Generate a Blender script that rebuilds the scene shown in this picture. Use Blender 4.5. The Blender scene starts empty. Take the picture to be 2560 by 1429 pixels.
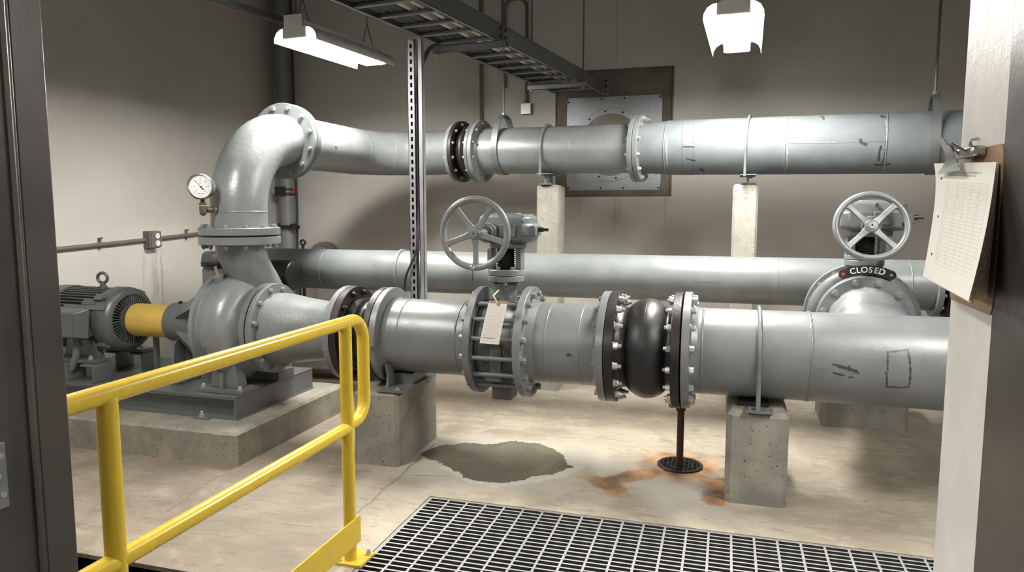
import bpy, bmesh, math, random
from mathutils import Vector, Matrix
random.seed(7)
SC = bpy.context.scene
COL = SC.collection
PI = math.pi
R_ = math.radians

# ------------------------------------------------------------------ camera model
F, CX, CY = 1800.0, 1280.0, 714.5
PITCH = math.atan(194.5 / 1800.0)
YAW = R_(16.6)
EYE = Vector((0, 0, 1.55))
FW = Vector((-math.sin(YAW) * math.cos(PITCH), math.cos(YAW) * math.cos(PITCH), -math.sin(PITCH)))
RT = Vector((math.cos(YAW), math.sin(YAW), 0))
UP = RT.cross(FW)


def ray(x, y): return FW + RT * ((x - CX) / F) - UP * ((y - CY) / F)
def onz(x, y, z): r = ray(x, y); return EYE + r * ((z - EYE.z) / r.z)
def ony(x, y, Y): r = ray(x, y); return EYE + r * (Y / r.y)
def onx(x, y, X): r = ray(x, y); return EYE + r * (X / r.x)
def atd(x, y, d): return EYE + ray(x, y) * d


# ------------------------------------------------------------------ mesh builder
class MB:
    def __init__(s): s.v, s.f = [], []

    def add(s, vs, fs, M=None):
        b = len(s.v)
        s.v += [(M @ Vector(p)) if M else Vector(p) for p in vs]
        s.f += [tuple(b + i for i in f) for f in fs]
        return s

    def box(s, c, d, M=None):
        x, y, z = d[0] / 2, d[1] / 2, d[2] / 2
        vs = [(c[0] + a * x, c[1] + b * y, c[2] + e * z) for a in (-1, 1) for b in (-1, 1) for e in (-1, 1)]
        return s.add(vs, [(0, 1, 3, 2), (4, 6, 7, 5), (0, 4, 5, 1), (2, 3, 7, 6), (0, 2, 6, 4), (1, 5, 7, 3)], M)

    def span(s, a, b, M=None):
        return s.box([(a[i] + b[i]) / 2 for i in range(3)], [abs(b[i] - a[i]) for i in range(3)], M)

    def lathe(s, prof, M=None, n=48, loop=False):
        vs, fs, m = [], [], len(prof)
        for i in range(n):
            a = 2 * PI * i / n
            for r, h in prof: vs.append((r * math.cos(a), r * math.sin(a), h))
        for i in range(n):
            j = (i + 1) % n
            for k in range(m if loop else m - 1):
                l = (k + 1) % m
                fs.append((i * m + k, j * m + k, j * m + l, i * m + l))
        if not loop:
            if prof[0][0] > 1e-6: fs.append(tuple(i * m for i in range(n))[::-1])
            if prof[-1][0] > 1e-6: fs.append(tuple(i * m + m - 1 for i in range(n)))
        return s.add(vs, fs, M)

    def cyl(s, a, b, r, n=24, r2=None):
        a, b = Vector(a), Vector(b)
        return s.lathe([(r, 0), (r if r2 is None else r2, (b - a).length)], ax(a, b - a), n)

    def ring(s, M, ri, ro, t, n=64, ch=0.003):
        return s.lathe([(ri, 0), (ro - ch, 0), (ro, ch), (ro, t - ch), (ro - ch, t), (ri, t)], M, n, True)

    def disc(s, M, r, n=48):
        return s.add([(r * math.cos(2 * PI * k / n), r * math.sin(2 * PI * k / n), 0) for k in range(n)], [tuple(range(n))], M)

    def torus(s, M, R, r, n=48, m=10):
        return s.lathe([(R + r * math.cos(2 * PI * k / m), r * math.sin(2 * PI * k / m)) for k in range(m)], M, n, True)

    def sphere(s, c, r, n=16, sc=(1, 1, 1)):
        pr = [(max(1e-7, r * math.sin(PI * k / n)), -r * math.cos(PI * k / n)) for k in range(n + 1)]
        return s.lathe(pr, Matrix.Translation(c) @ Matrix.Diagonal((*sc, 1)), n * 2)

    def tube(s, pts, r, n=12, closed=False, cap=True):
        pts = [Vector(p) for p in pts]
        m = len(pts)
        rs = r if isinstance(r, (list, tuple)) else [r] * m
        T = []
        for i in range(m):
            a = pts[(i - 1) % m] if (closed or i) else pts[0]
            b = pts[(i + 1) % m] if (closed or i < m - 1) else pts[-1]
            T.append((b - a).normalized())
        N = T[0].orthogonal().normalized()
        vs, fs = [], []
        for i in range(m):
            N = (N - T[i] * N.dot(T[i])).normalized()
            B = T[i].cross(N)
            for k in range(n):
                a = 2 * PI * k / n
                vs.append(pts[i] + (N * math.cos(a) + B * math.sin(a)) * rs[i])
        for i in range(m if closed else m - 1):
            j = (i + 1) % m
            for k in range(n):
                l = (k + 1) % n
                fs.append((i * n + k, i * n + l, j * n + l, j * n + k))
        if cap and not closed:
            fs.append(tuple(range(n))[::-1])
            fs.append(tuple((m - 1) * n + k for k in range(n)))
        return s.add(vs, fs)

    def prism(s, poly, h, M=None):
        n = len(poly)
        vs = [(p[0], p[1], 0) for p in poly] + [(p[0], p[1], h) for p in poly]
        fs = [tuple(range(n))[::-1], tuple(range(n, 2 * n))]
        fs += [(i, (i + 1) % n, n + (i + 1) % n, n + i) for i in range(n)]
        return s.add(vs, fs, M)

    def grid(s, fn, nu, nv, cu=False):
        vs = [fn(i, j) for i in range(nu) for j in range(nv)]
        fs = []
        for i in range(nu if cu else nu - 1):
            for j in range(nv - 1):
                a, b = i * nv + j, ((i + 1) % nu) * nv + j
                fs.append((a, b, b + 1, a + 1))
        return s.add(vs, fs)


def ax(p, d, up=None):
    d = Vector(d).normalized()
    if up is None: up = Vector((0, 0, 1)) if abs(d.z) < 0.9 else Vector((0, 1, 0))
    x = Vector(up).cross(d).normalized()
    y = d.cross(x)
    return Matrix(((x.x, y.x, d.x, p[0]), (x.y, y.y, d.y, p[1]), (x.z, y.z, d.z, p[2]), (0, 0, 0, 1)))


def bend(p0, corner, p1, rad, n=10):
    """polyline p0 - corner - p1 with the corner rounded"""
    p0, c, p1 = Vector(p0), Vector(corner), Vector(p1)
    a, b = (p0 - c).normalized(), (p1 - c).normalized()
    half = a.angle(b) / 2
    t = rad / math.tan(half)
    ctr = c + (a + b).normalized() * (rad / math.sin(half))
    s, e = c + a * t - ctr, c + b * t - ctr
    ang = s.angle(e)
    out = []
    for i in range(n + 1):
        w = i / n
        out.append(ctr + (s * math.sin((1 - w) * ang) + e * math.sin(w * ang)) / math.sin(ang))
    return out


def path(pts, rad, n=8):
    out = [Vector(pts[0])]
    for i in range(1, len(pts) - 1):
        out += bend(pts[i - 1], pts[i], pts[i + 1], rad if not isinstance(rad, list) else rad[i - 1], n)
    return out + [Vector(pts[-1])]


# ------------------------------------------------------------------ objects
def base_loc(o):
    while o.parent: o = o.parent
    return Vector(o.location)


def mesh_from(mb, name, off, mat, sm):
    me = bpy.data.meshes.new(name)
    me.from_pydata([tuple(p - off) for p in mb.v], [], mb.f)
    me.validate()
    bm = bmesh.new(); bm.from_mesh(me)
    bmesh.ops.recalc_face_normals(bm, faces=bm.faces)
    bm.to_mesh(me); bm.free()
    me.polygons.foreach_set('use_smooth', [True] * len(me.polygons))
    me.set_sharp_from_angle(angle=R_(sm))
    me.materials.append(mat)
    return me


def tag(o, label, cat, group=None):
    o['label'] = label; o['category'] = cat
    if group: o['group'] = group
    return o


def thing(name, label, cat, loc, group=None):
    o = bpy.data.objects.new(name, None)
    o.empty_display_size = 0.1
    o.location = loc
    COL.objects.link(o)
    return tag(o, label, cat, group)


def part(name, mb, mat, parent, label=None, sm=35, bevel=0):
    off = base_loc(parent)
    o = bpy.data.objects.new(name, mesh_from(mb, name, off, mat, sm))
    COL.objects.link(o); o.parent = parent
    if label: o['label'] = label
    if bevel: add_bevel(o, bevel)
    return o


def add_bevel(o, w, seg=2):
    b = o.modifiers.new('edge', 'BEVEL'); b.width = w; b.segments = seg
    b.limit_method = 'ANGLE'; b.angle_limit = R_(40); b.use_clamp_overlap = True


def solo(name, mb, mat, label, cat, group=None, sm=35, bevel=0, loc=None):
    if loc is None:
        n = len(mb.v)
        loc = Vector((sum(p.x for p in mb.v) / n, sum(p.y for p in mb.v) / n, min(p.z for p in mb.v)))
    o = bpy.data.objects.new(name, mesh_from(mb, name, Vector(loc), mat, sm))
    o.location = loc
    COL.objects.link(o)
    if bevel: add_bevel(o, bevel)
    return tag(o, label, cat, group)


def struct(name, mb, mat, parent=None, sm=30, bevel=0):
    o = bpy.data.objects.new(name, mesh_from(mb, name, Vector((0, 0, 0)), mat, sm))
    COL.objects.link(o)
    if parent: o.parent = parent
    else: o['kind'] = 'structure'
    if bevel: add_bevel(o, bevel)
    return o


_bm = {}


def bolt_mesh(r, h, stud, mat, washer=True):
    key = (round(r, 4), round(h, 4), round(stud, 4), mat.name, washer)
    if key not in _bm:
        mb = MB()
        z = 0.0005
        if washer: mb.lathe([(r * 1.25, z), (r * 1.25, z + .003)], None, 16); z += .003
        hexa = [(r * math.cos(PI / 3 * k), r * math.sin(PI / 3 * k)) for k in range(6)]
        mb.prism(hexa, h, Matrix.Translation((0, 0, z)))
        mb.lathe([(r * .84, z + h), (r * .78, z + h + r * .12), (1e-6, z + h + r * .12)], None, 6)
        if stud: mb.lathe([(r * .55, z + h), (r * .55, z + h + stud - .002), (r * .45, z + h + stud)], None, 10)
        _bm[key] = mesh_from(mb, 'bolt', Vector((0, 0, 0)), mat, 25)
    return _bm[key]


def bolt_at(p, d, r, h, stud, mat, parent, rot=0.0, washer=True, name='bolt'):
    o = bpy.data.objects.new(name, bolt_mesh(r, h, stud, mat, washer))
    o.matrix_basis = Matrix.Translation(-base_loc(parent)) @ ax(p, d) @ Matrix.Rotation(rot, 4, 'Z')
    COL.objects.link(o); o.parent = parent
    return o


def bolts(parent, c, d, R, n, mat, r=.016, h=.018, stud=0, phase=.5, skip=(), washer=True):
    M = ax(c, d)
    for k in range(n):
        if k in skip: continue
        a = 2 * PI * (k + phase) / n
        bolt_at(M @ Vector((R * math.cos(a), R * math.sin(a), 0)), d, r, h, stud, mat, parent, random.uniform(0, 1), washer)


def text_mb(txt, size, depth, M, align='CENTER', bold=0.0):
    cu = bpy.data.curves.new('txt', 'FONT')
    cu.body = txt; cu.size = size; cu.extrude = depth; cu.align_x = align; cu.align_y = 'CENTER'; cu.offset = bold
    cu.resolution_u = 4
    ob = bpy.data.objects.new('txt', cu); COL.objects.link(ob)
    dg = bpy.context.evaluated_depsgraph_get(); dg.update()
    me = bpy.data.meshes.new_from_object(ob.evaluated_get(dg))
    mb = MB().add([v.co.copy() for v in me.vertices], [tuple(p.vertices) for p in me.polygons], M)
    bpy.data.objects.remove(ob); bpy.data.curves.remove(cu); bpy.data.meshes.remove(me)
    return mb


# ------------------------------------------------------------------ materials
class NT:
    def __init__(s, name):
        s.m = bpy.data.materials.new(name); s.m.use_nodes = True
        s.t = s.m.node_tree; s.b = s.t.nodes['Principled BSDF']
        g = s.t.nodes.new('ShaderNodeNewGeometry'); s.pos = g.outputs['Position']; s.nor = g.outputs['Normal']

    def _in(s, sock, v):
        if hasattr(v, 'links') or isinstance(v, bpy.types.NodeSocket): s.t.links.new(v, sock)
        elif isinstance(v, (tuple, list)) and len(v) == 3 and sock.type == 'RGBA': sock.default_value = (*v, 1)
        else: sock.default_value = v

    def math(s, op, a, b=0.0, c=None, clamp=False):
        n = s.t.nodes.new('ShaderNodeMath'); n.operation = op; n.use_clamp = clamp
        s._in(n.inputs[0], a); s._in(n.inputs[1], b)
        if c is not None: s._in(n.inputs[2], c)
        return n.outputs[0]

    def mix(s, f, a, b, mode='MIX'):
        n = s.t.nodes.new('ShaderNodeMix'); n.data_type = 'RGBA'; n.blend_type = mode
        s._in(n.inputs[0], f); s._in(n.inputs[6], a); s._in(n.inputs[7], b)
        return n.outputs[2]

    def noise(s, scale, detail=4, rough=.55, vec=None, stretch=None, dist=0.0):
        n = s.t.nodes.new('ShaderNodeTexNoise')
        n.inputs['Scale'].default_value = scale; n.inputs['Detail'].default_value = detail
        n.inputs['Roughness'].default_value = rough; n.inputs['Distortion'].default_value = dist
        v = vec or s.pos
        if stretch: v = s.vmul(v, stretch)
        s.t.links.new(v, n.inputs['Vector'])
        return n.outputs['Fac']

    def voro(s, scale, vec=None, feat='F1', rnd=1.0, out='Distance'):
        n = s.t.nodes.new('ShaderNodeTexVoronoi'); n.feature = feat
        n.inputs['Scale'].default_value = scale; n.inputs['Randomness'].default_value = rnd
        s.t.links.new(vec or s.pos, n.inputs['Vector'])
        return n.outputs[out]

    def vmul(s, v, k):
        n = s.t.nodes.new('ShaderNodeVectorMath'); n.operation = 'MULTIPLY'
        s._in(n.inputs[0], v); n.inputs[1].default_value = k
        return n.outputs[0]

    def vadd(s, v, w):
        n = s.t.nodes.new('ShaderNodeVectorMath'); n.operation = 'ADD'
        s._in(n.inputs[0], v); s._in(n.inputs[1], w)
        return n.outputs[0]

    def vdist(s, v, w):
        n = s.t.nodes.new('ShaderNodeVectorMath'); n.operation = 'DISTANCE'
        s._in(n.inputs[0], v); n.inputs[1].default_value = w
        return n.outputs['Value']

    def sep(s, v=None):
        n = s.t.nodes.new('ShaderNodeSeparateXYZ'); s.t.links.new(v or s.pos, n.inputs[0])
        return n.outputs

    def step(s, v, lo, hi, a=0.0, b=1.0):
        n = s.t.nodes.new('ShaderNodeMapRange'); n.interpolation_type = 'SMOOTHSTEP'
        s._in(n.inputs[0], v)
        for i, x in enumerate((lo, hi, a, b)): n.inputs[i + 1].default_value = x
        return n.outputs[0]

    def texco(s, out='Generated'):
        return s.t.nodes.new('ShaderNodeTexCoord').outputs[out]

    def bump(s, h, dist=.002, strength=1.0, prev=None):
        n = s.t.nodes.new('ShaderNodeBump'); n.inputs['Distance'].default_value = dist
        n.inputs['Strength'].default_value = strength
        s._in(n.inputs['Height'], h)
        if prev is not None: s.t.links.new(prev, n.inputs['Normal'])
        return n.outputs[0]

    def seg(s, U, V, u0, v0, u1, v1, w, wob=None):
        """soft mask around one line segment in a plane"""
        dx, dy = u1 - u0, v1 - v0
        L2 = max(dx * dx + dy * dy, 1e-9)
        a = s.math('SUBTRACT', U, u0); b = s.math('SUBTRACT', V, v0)
        t = s.math('DIVIDE', s.math('ADD', s.math('MULTIPLY', a, dx), s.math('MULTIPLY', b, dy)), L2, clamp=True)
        ex = s.math('SUBTRACT', a, s.math('MULTIPLY', t, dx)); ey = s.math('SUBTRACT', b, s.math('MULTIPLY', t, dy))
        d = s.math('SQRT', s.math('ADD', s.math('MULTIPLY', ex, ex), s.math('MULTIPLY', ey, ey)))
        if wob is not None: d = s.math('ADD', d, s.math('MULTIPLY', s.math('SUBTRACT', wob, .5), w * 2.2))
        return s.step(d, w * .45, w, 1.0, 0.0)

    def segs(s, U, V, L, wob=None):
        m = None
        for q in L:
            k = s.seg(U, V, *q, wob=wob)
            m = k if m is None else s.math('MAXIMUM', m, k)
        return m

    def out(s, col=None, rough=None, metal=None, normal=None, **kw):
        if col is not None: s._in(s.b.inputs['Base Color'], col)
        if rough is not None: s._in(s.b.inputs['Roughness'], rough)
        if metal is not None: s._in(s.b.inputs['Metallic'], metal)
        if normal is not None: s.t.links.new(normal, s.b.inputs['Normal'])
        for k, v in kw.items(): s._in(s.b.inputs[k.replace('_', ' ')], v)
        return s.m


def sc(c, k): return tuple(x * k for x in c)


def paint(name, rgb, rough=.38, dirt=.25, bump=1.0, dirtcol=(.10, .085, .065), strokes=None, metal=0, fine=160, spec=.75, mott=.12):
    """hand-brushed paint: slight mottling, orange-peel bump, a little grime"""
    n = NT(name)
    a = n.noise(6, 5, .6)
    c = n.mix(n.step(a, .3, .75), sc(rgb, 1 - mott), sc(rgb, 1 + mott * .5))
    g = n.noise(2.3, 6, .68, dist=.6)
    c = n.mix(n.math('MULTIPLY', n.step(g, .55, .82), dirt), c, dirtcol)
    sp = n.math('MULTIPLY', n.step(n.voro(22), .0, .035, 1, 0), n.step(n.noise(5, 2), .58, .66))
    c = n.mix(n.math('MULTIPLY', sp, .7), c, (.06, .05, .04))
    h = n.math('ADD', n.math('MULTIPLY', n.noise(fine, 2), .35), n.math('MULTIPLY', n.noise(24, 3), .9))
    if strokes:
        p = n.sep()
        wob = n.noise(60, 3)
        for L, col, k in strokes:
            c = n.mix(n.math('MULTIPLY', n.segs(p[0], p[2], L, wob), k), c, col)
    r = n.step(a, .2, .8, rough * (1 - mott), rough * (1 + mott * 1.6))
    return n.out(c, r, metal, n.bump(h, .0016 * bump, .55), Specular_IOR_Level=spec)


def plain(name, rgb, rough=.5, metal=0, bump=0, scale=60):
    n = NT(name)
    a = n.noise(scale * .2, 4)
    c = n.mix(a, sc(rgb, .82), sc(rgb, 1.15))
    nr = n.bump(n.noise(scale, 3), .002 * bump, .6) if bump else None
    return n.out(c, n.step(a, .2, .8, rough * .85, min(1, rough * 1.15)), metal, nr)


def concrete(name, light, dark, pits=True, warm=(.36, .31, .24)):
    n = NT(name)
    a = n.noise(3.2, 8, .62, dist=.4); b = n.noise(14, 6, .65)
    c = n.mix(n.step(a, .32, .7), dark, light)
    c = n.mix(n.math('MULTIPLY', n.step(b, .5, .75), .35), c, sc(dark, .7))
    drip = n.noise(9, 4, .6, stretch=(1, 1, .18))
    c = n.mix(n.math('MULTIPLY', n.step(drip, .52, .72), .4), c, warm)
    h = n.math('ADD', n.math('MULTIPLY', b, .5), n.math('MULTIPLY', n.noise(90, 3), .25))
    if pits:
        for sc_, lo, hi, g0, g1, gs in ((17, .05, .11, .50, .60, 3.1), (42, .10, .19, .50, .58, 5.3)):
            v = n.math('ADD', n.voro(sc_), n.math('MULTIPLY', n.math('SUBTRACT', n.noise(60, 2), .5), .16))
            m = n.math('MULTIPLY', n.step(v, lo, hi, 1, 0), n.step(n.noise(gs, 2), g0, g1))
            c = n.mix(n.math('MULTIPLY', m, .88), c, (.03, .027, .022))
            h = n.math('SUBTRACT', h, n.math('MULTIPLY', m, 2.5))
    return n.out(c, .85, 0, n.bump(h, .004, .7))


GREY = (.168, .182, .187)
M = {}
M['grey'] = paint('grey_enamel', GREY, .36)
M['grey_dk'] = paint('grey_enamel_valve', (.115, .125, .128), .42, dirt=.3)
M['valve_dk'] = paint('valve_body_enamel', (.06, .066, .066), .45, dirt=.35)
M['grey_cast'] = paint('grey_enamel_cast', (.20, .215, .219), .31, bump=2.8, fine=80)
M['motor'] = paint('motor_enamel', (.10, .11, .107), .36, dirt=.2)
M['frame_grey'] = paint('base_enamel', (.125, .134, .137), .42, dirt=.45)
M['yellow'] = paint('yellow_enamel', (.74, .52, .045), .27, dirt=.0, bump=.08, mott=.02, spec=.5, dirtcol=(.25, .13, .02))
M['guard'] = paint('guard_enamel', (.72, .48, .09), .42, dirt=.15, bump=.6, dirtcol=(.25, .13, .02))
M['jamb'] = paint('jamb_enamel', (.71, .685, .64), .42, dirt=.03, bump=1.4)
M['brown'] = paint('brown_enamel', (.052, .044, .036), .38, dirt=.1, bump=.8)
M['rubber'] = plain('black_rubber', (.012, .012, .013), .42, 0, .6, 40)
M['dkflange'] = plain('rusty_black_iron', (.020, .0145, .013), .42, .2, 1.2, 70)
M['galv'] = plain('galvanised', (.46, .48, .49), .42, .75, .5, 45)
M['strut'] = plain('dull_zinc', (.25, .26, .265), .48, .6, .4, 50)
M['tray'] = plain('tray_zinc', (.19, .20, .205), .5, .45, .3, 50)
M['dkpipe'] = plain('dark_galvanised', (.15, .16, .16), .5, .4, .6, 30)
M['downpipe'] = plain('weathered_galvanised', (.21, .222, .222), .5, .1, .6, 30)
M['conduit'] = plain('painted_conduit', (.135, .128, .118), .5)
M['zinc'] = plain('bright_zinc_bolt', (.55, .56, .56), .35, .7)
M['bolt'] = paint('painted_bolt', (.20, .213, .216), .4, dirt=.1)
M['black'] = plain('black_plastic', (.015, .015, .016), .5)
M['white'] = plain('white_enamel', (.82, .81, .78), .35)
M['steel'] = plain('brushed_steel', (.55, .55, .53), .28, 1.0)
M['brass'] = plain('old_bronze', (.13, .095, .06), .45, .5, 1, 60)
M['red'] = plain('red_plastic', (.35, .04, .04), .5)
M['rustred'] = plain('dark_red_iron', (.045, .008, .006), .4)
M['cgrey'] = plain('grey_cable', (.075, .075, .075), .55)
M['cdark'] = plain('dark_cable', (.03, .03, .032), .5)
M['cwhite'] = plain('white_cable', (.55, .53, .48), .5)
M['pillar'] = concrete('pillar_concrete', (.37, .355, .31), (.25, .238, .205), pits=True)
M['conc'] = concrete('block_concrete', (.30, .285, .245), (.17, .165, .145), pits=True, warm=(.22, .19, .15))
M['padconc'] = concrete('pad_concrete', (.36, .33, .275), (.20, .19, .16), pits=True, warm=(.26, .22, .17))
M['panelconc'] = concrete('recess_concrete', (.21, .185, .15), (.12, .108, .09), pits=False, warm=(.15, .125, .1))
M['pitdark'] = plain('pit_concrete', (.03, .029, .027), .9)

# ---- lens that gives off light; all but the first serve added, unseen lamps
for nm, k in (('lens', 185.0), ('lens_fill_right', 120.0), ('lens_fill_left', 100.0), ('lens_fill_hall', 115.0)):
    n = NT('lamp_' + nm)
    n.b.inputs['Emission Color'].default_value = (1.0, .965, .90, 1)
    n.b.inputs['Emission Strength'].default_value = k
    n.b.inputs['Base Color'].default_value = (.9, .9, .88, 1)
    M[nm] = n.m

# ---- walls
WY, WX = 7.1, -4.88
stain_x = ony(1535, 540, WY).x
stain2_x = ony(1662, 540, WY).x


def wall_mat(name, back):
    n = NT(name)
    p = n.sep()
    base = (.545, .528, .487)
    a = n.noise(1.1, 6, .6); b = n.noise(7, 5, .6)
    c = n.mix(n.step(a, .3, .75), sc(base, .93), sc(base, 1.04))
    c = n.mix(n.math('MULTIPLY', n.step(b, .56, .8), .10), c, (.36, .31, .25))
    scuff = n.noise(11, 5, .7, stretch=(1, 1, .22))
    c = n.mix(n.math('MULTIPLY', n.step(scuff, .63, .78), .22), c, (.30, .25, .2))
    if back:
        z0 = ony(1535, 490, WY).z
        for sx, w, k, ln, colr in ((stain_x, .045, .62, .62, (.30, .17, .045)), (stain_x - .06, .02, .35, .5, (.22, .16, .09)), (stain_x + .05, .02, .4, .45, (.26, .17, .08)), (stain2_x, .02, .35, .4, (.25, .2, .14)), (stain_x - .35, .03, .2, .5, (.3, .26, .2))):
            d = n.math('ABSOLUTE', n.math('SUBTRACT', n.math('ADD', p[0], n.math('MULTIPLY', n.math('SUBTRACT', n.noise(6, 3), .5), .05)), sx))
            m = n.math('MULTIPLY', n.step(d, w * .2, w, 1, 0), n.math('MULTIPLY', n.step(p[2], z0 - ln, z0 - .05, 0, 1), n.step(p[2], z0 - .0, z0 + .01, 1, 0)))
            c = n.mix(n.math('MULTIPLY', m, n.math('MULTIPLY', n.step(n.noise(15, 4, .6, stretch=(1, 1, .3)), .3, .6), k)), c, colr)
        jx = ony(1541, 120, WY).x
        jm = n.math('MULTIPLY', n.step(n.math('ABSOLUTE', n.math('SUBTRACT', p[0], jx)), .002, .006, 1, 0), n.step(p[2], 2.9, 2.95))
        c = n.mix(n.math('MULTIPLY', jm, .5), c, (.2, .18, .15))
    else:
        q = onx(385, 660, WX)
        for dy, w, k in ((0, .05, .35), (.09, .02, .55), (-.12, .03, .3), (.03, .012, .6)):
            d = n.math('ABSOLUTE', n.math('SUBTRACT', n.math('ADD', p[1], n.math('MULTIPLY', n.math('SUBTRACT', n.noise(7, 3), .5), .06)), q.y + dy))
            m = n.math('MULTIPLY', n.step(d, w * .2, w, 1, 0), n.math('MULTIPLY', n.step(p[2], q.z - .55, q.z - .2, 0, 1), n.step(p[2], q.z + .05, q.z + .12, 1, 0)))
            c = n.mix(n.math('MULTIPLY', m, n.math('MULTIPLY', n.step(n.noise(14, 4, .6, stretch=(1, 1, .25)), .35, .6), k)), c, (.25, .2, .16))
    h = n.math('ADD', n.math('MULTIPLY', n.noise(120, 3), .3), n.math('MULTIPLY', n.noise(9, 3), .5))
    return n.out(c, .72, 0, n.bump(h, .0025, .4))


M['wallb'] = wall_mat('wall_paint_back', True)
M['walll'] = wall_mat('wall_paint_left', False)

# ---- floor
DR = onz(1700, 1163, 0)            # floor drain
PUD = onz(1245, 1150, 0)           # puddle


def floor_mat():
    n = NT('floor_concrete')
    p = n.sep()
    flat = n.vmul(n.pos, (1, 1, 0))
    a = n.noise(.9, 7, .62, vec=flat, dist=.7); b = n.noise(4.5, 7, .66, vec=flat, dist=1.4); e = n.noise(22, 5, .65, vec=flat)
    st = n.noise(1, 6, .7, vec=n.vmul(flat, (2.2, 8.5, 1)), dist=1.0); st2 = n.noise(1, 5, .7, vec=n.vmul(flat, (7, 22, 1)), dist=.8)
    c = n.mix(n.step(a, .36, .64), (.30, .255, .20), (.45, .405, .315))
    c = n.mix(n.math('MULTIPLY', n.step(b, .50, .68), .6), c, (.49, .46, .385))
    c = n.mix(n.math('MULTIPLY', n.step(b, .28, .46, 1, 0), .55), c, (.25, .21, .165))
    c = n.mix(n.math('MULTIPLY', n.step(st, .52, .66), .45), c, (.26, .22, .17))
    c = n.mix(n.math('MULTIPLY', n.step(st, .34, .46, 1, 0), .35), c, (.52, .475, .38))
    c = n.mix(n.math('MULTIPLY', n.step(st2, .54, .66), .55), c, (.21, .178, .14))
    c = n.mix(n.math('MULTIPLY', n.step(e, .58, .75), .25), c, (.22, .185, .15))
    slab = n.step(n.math('ADD', p[0], n.math('MULTIPLY', n.math('SUBTRACT', n.noise(1.5, 5, .6, vec=flat), .5), .5)), -1.85, -1.55, 1, 0)
    c = n.mix(slab, c, (.70, .665, .665), 'MULTIPLY')
    # fine dark flecks
    fl = n.math('MULTIPLY', n.step(n.math('ADD', n.voro(9, n.vmul(flat, (.5, 1.3, 1))), n.math('MULTIPLY', n.math('SUBTRACT', n.noise(50, 2, vec=flat), .5), .06)), .02, .05, 1, 0), n.step(n.noise(3, 2, vec=flat), .47, .56))
    c = n.mix(n.math('MULTIPLY', fl, .8), c, (.05, .045, .04))
    # pale mineral rim left by the puddle
    wob = n.math('MULTIPLY', n.math('SUBTRACT', n.noise(5, 6, .65, vec=flat), .5), .5)
    dp = n.math('ADD', n.vdist(n.vmul(n.pos, (.75, 1.25, 0)), (PUD.x * .75, PUD.y * 1.25, 0)), wob)
    c = n.mix(n.math('MULTIPLY', n.step(dp, .45, .75, 1, 0), .55), c, (.60, .565, .49))
    rim = [onz(x, y, 0) for x, y in ((1440, 1170), (1395, 1186), (1362, 1193), (1310, 1203), (1240, 1209), (1180, 1205), (1148, 1186), (1108, 1167))]
    rm = n.segs(p[0], p[1], [(rim[i].x, rim[i].y, rim[i + 1].x, rim[i + 1].y, .06 if i < 4 else .03) for i in range(7)], n.noise(12, 6, .7, vec=flat))
    c = n.mix(n.math('MULTIPLY', rm, .8), c, (.66, .64, .57))
    # pale and rusty rings about the drain
    wd = n.math('MULTIPLY', n.math('SUBTRACT', n.noise(3.2, 6, .62, vec=flat), .5), .55)
    dd = n.math('ADD', n.vdist(n.vmul(n.pos, (1, 1, 0)), (DR.x + .02, DR.y - .25, 0)), wd)
    c = n.mix(n.math('MULTIPLY', n.step(dd, .2, .55, 1, 0), .7), c, (.58, .56, .49))
    d2 = n.math('ADD', n.vdist(n.vmul(n.pos, (1, 1, 0)), (DR.x, DR.y, 0)), n.math('MULTIPLY', n.math('SUBTRACT', n.noise(7, 5, .6, vec=flat), .5), .22))
    rust = n.step(d2, .12, .36, 1, 0)
    tails = n.segs(p[0], p[1], [tuple(DR.xy) + tuple(onz(1500, 1205, 0).xy) + (.10,), tuple(onz(1480, 1195, 0).xy) + tuple(onz(1535, 1222, 0).xy) + (.10,),
                                tuple(DR.xy) + tuple(onz(1800, 1215, 0).xy) + (.10,), tuple(onz(1795, 1200, 0).xy) + tuple(onz(1790, 1255, 0).xy) + (.07,)], n.noise(5, 5, .6, vec=flat))
    cr = n.segs(p[0], p[1], [tuple(DR.xy) + tuple(onz(1605, 1122, 0).xy) + (.012,), tuple(DR.xy) + tuple(onz(1815, 1140, 0).xy) + (.010,)], n.noise(20, 3, vec=flat))
    mk = n.math('MAXIMUM', n.math('MULTIPLY', rust, .95), n.math('MAXIMUM', n.math('MULTIPLY', tails, .85), n.math('MULTIPLY', cr, .6)))
    c = n.mix(n.math('MULTIPLY', mk, n.step(n.noise(9, 5, .6, vec=flat), .2, .55, .35, 1)), c, n.mix(n.step(n.noise(6, 4, vec=flat), .4, .6), (.15, .058, .014), (.42, .20, .045)))
    # saw-cut joint and cracks
    wx = n.math('ADD', p[0], n.math('MULTIPLY', n.math('SUBTRACT', n.noise(5, 5, .65, vec=flat), .5), .10))
    wy_ = n.math('ADD', p[1], n.math('MULTIPLY', n.math('SUBTRACT', n.noise(6.3, 5, .65, vec=flat), .5), .10))
    J = [tuple(onz(885, 1292, 0).xy) + tuple(onz(1003, 1186, 0).xy) + (.010,), tuple(onz(1003, 1186, 0).xy) + tuple(onz(1085, 1112, 0).xy) + (.012,),
         tuple(onz(418, 1278, 0).xy) + tuple(onz(520, 1205, 0).xy) + (.007,), tuple(onz(520, 1205, 0).xy) + tuple(onz(575, 1178, 0).xy) + (.007,),
         tuple(onz(1010, 1187, 0).xy) + tuple(onz(1130, 1190, 0).xy) + (.005,)]
    c = n.mix(n.math('MULTIPLY', n.segs(wx, wy_, J, n.noise(30, 4, vec=flat)), .6), c, (.12, .105, .085))
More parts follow.
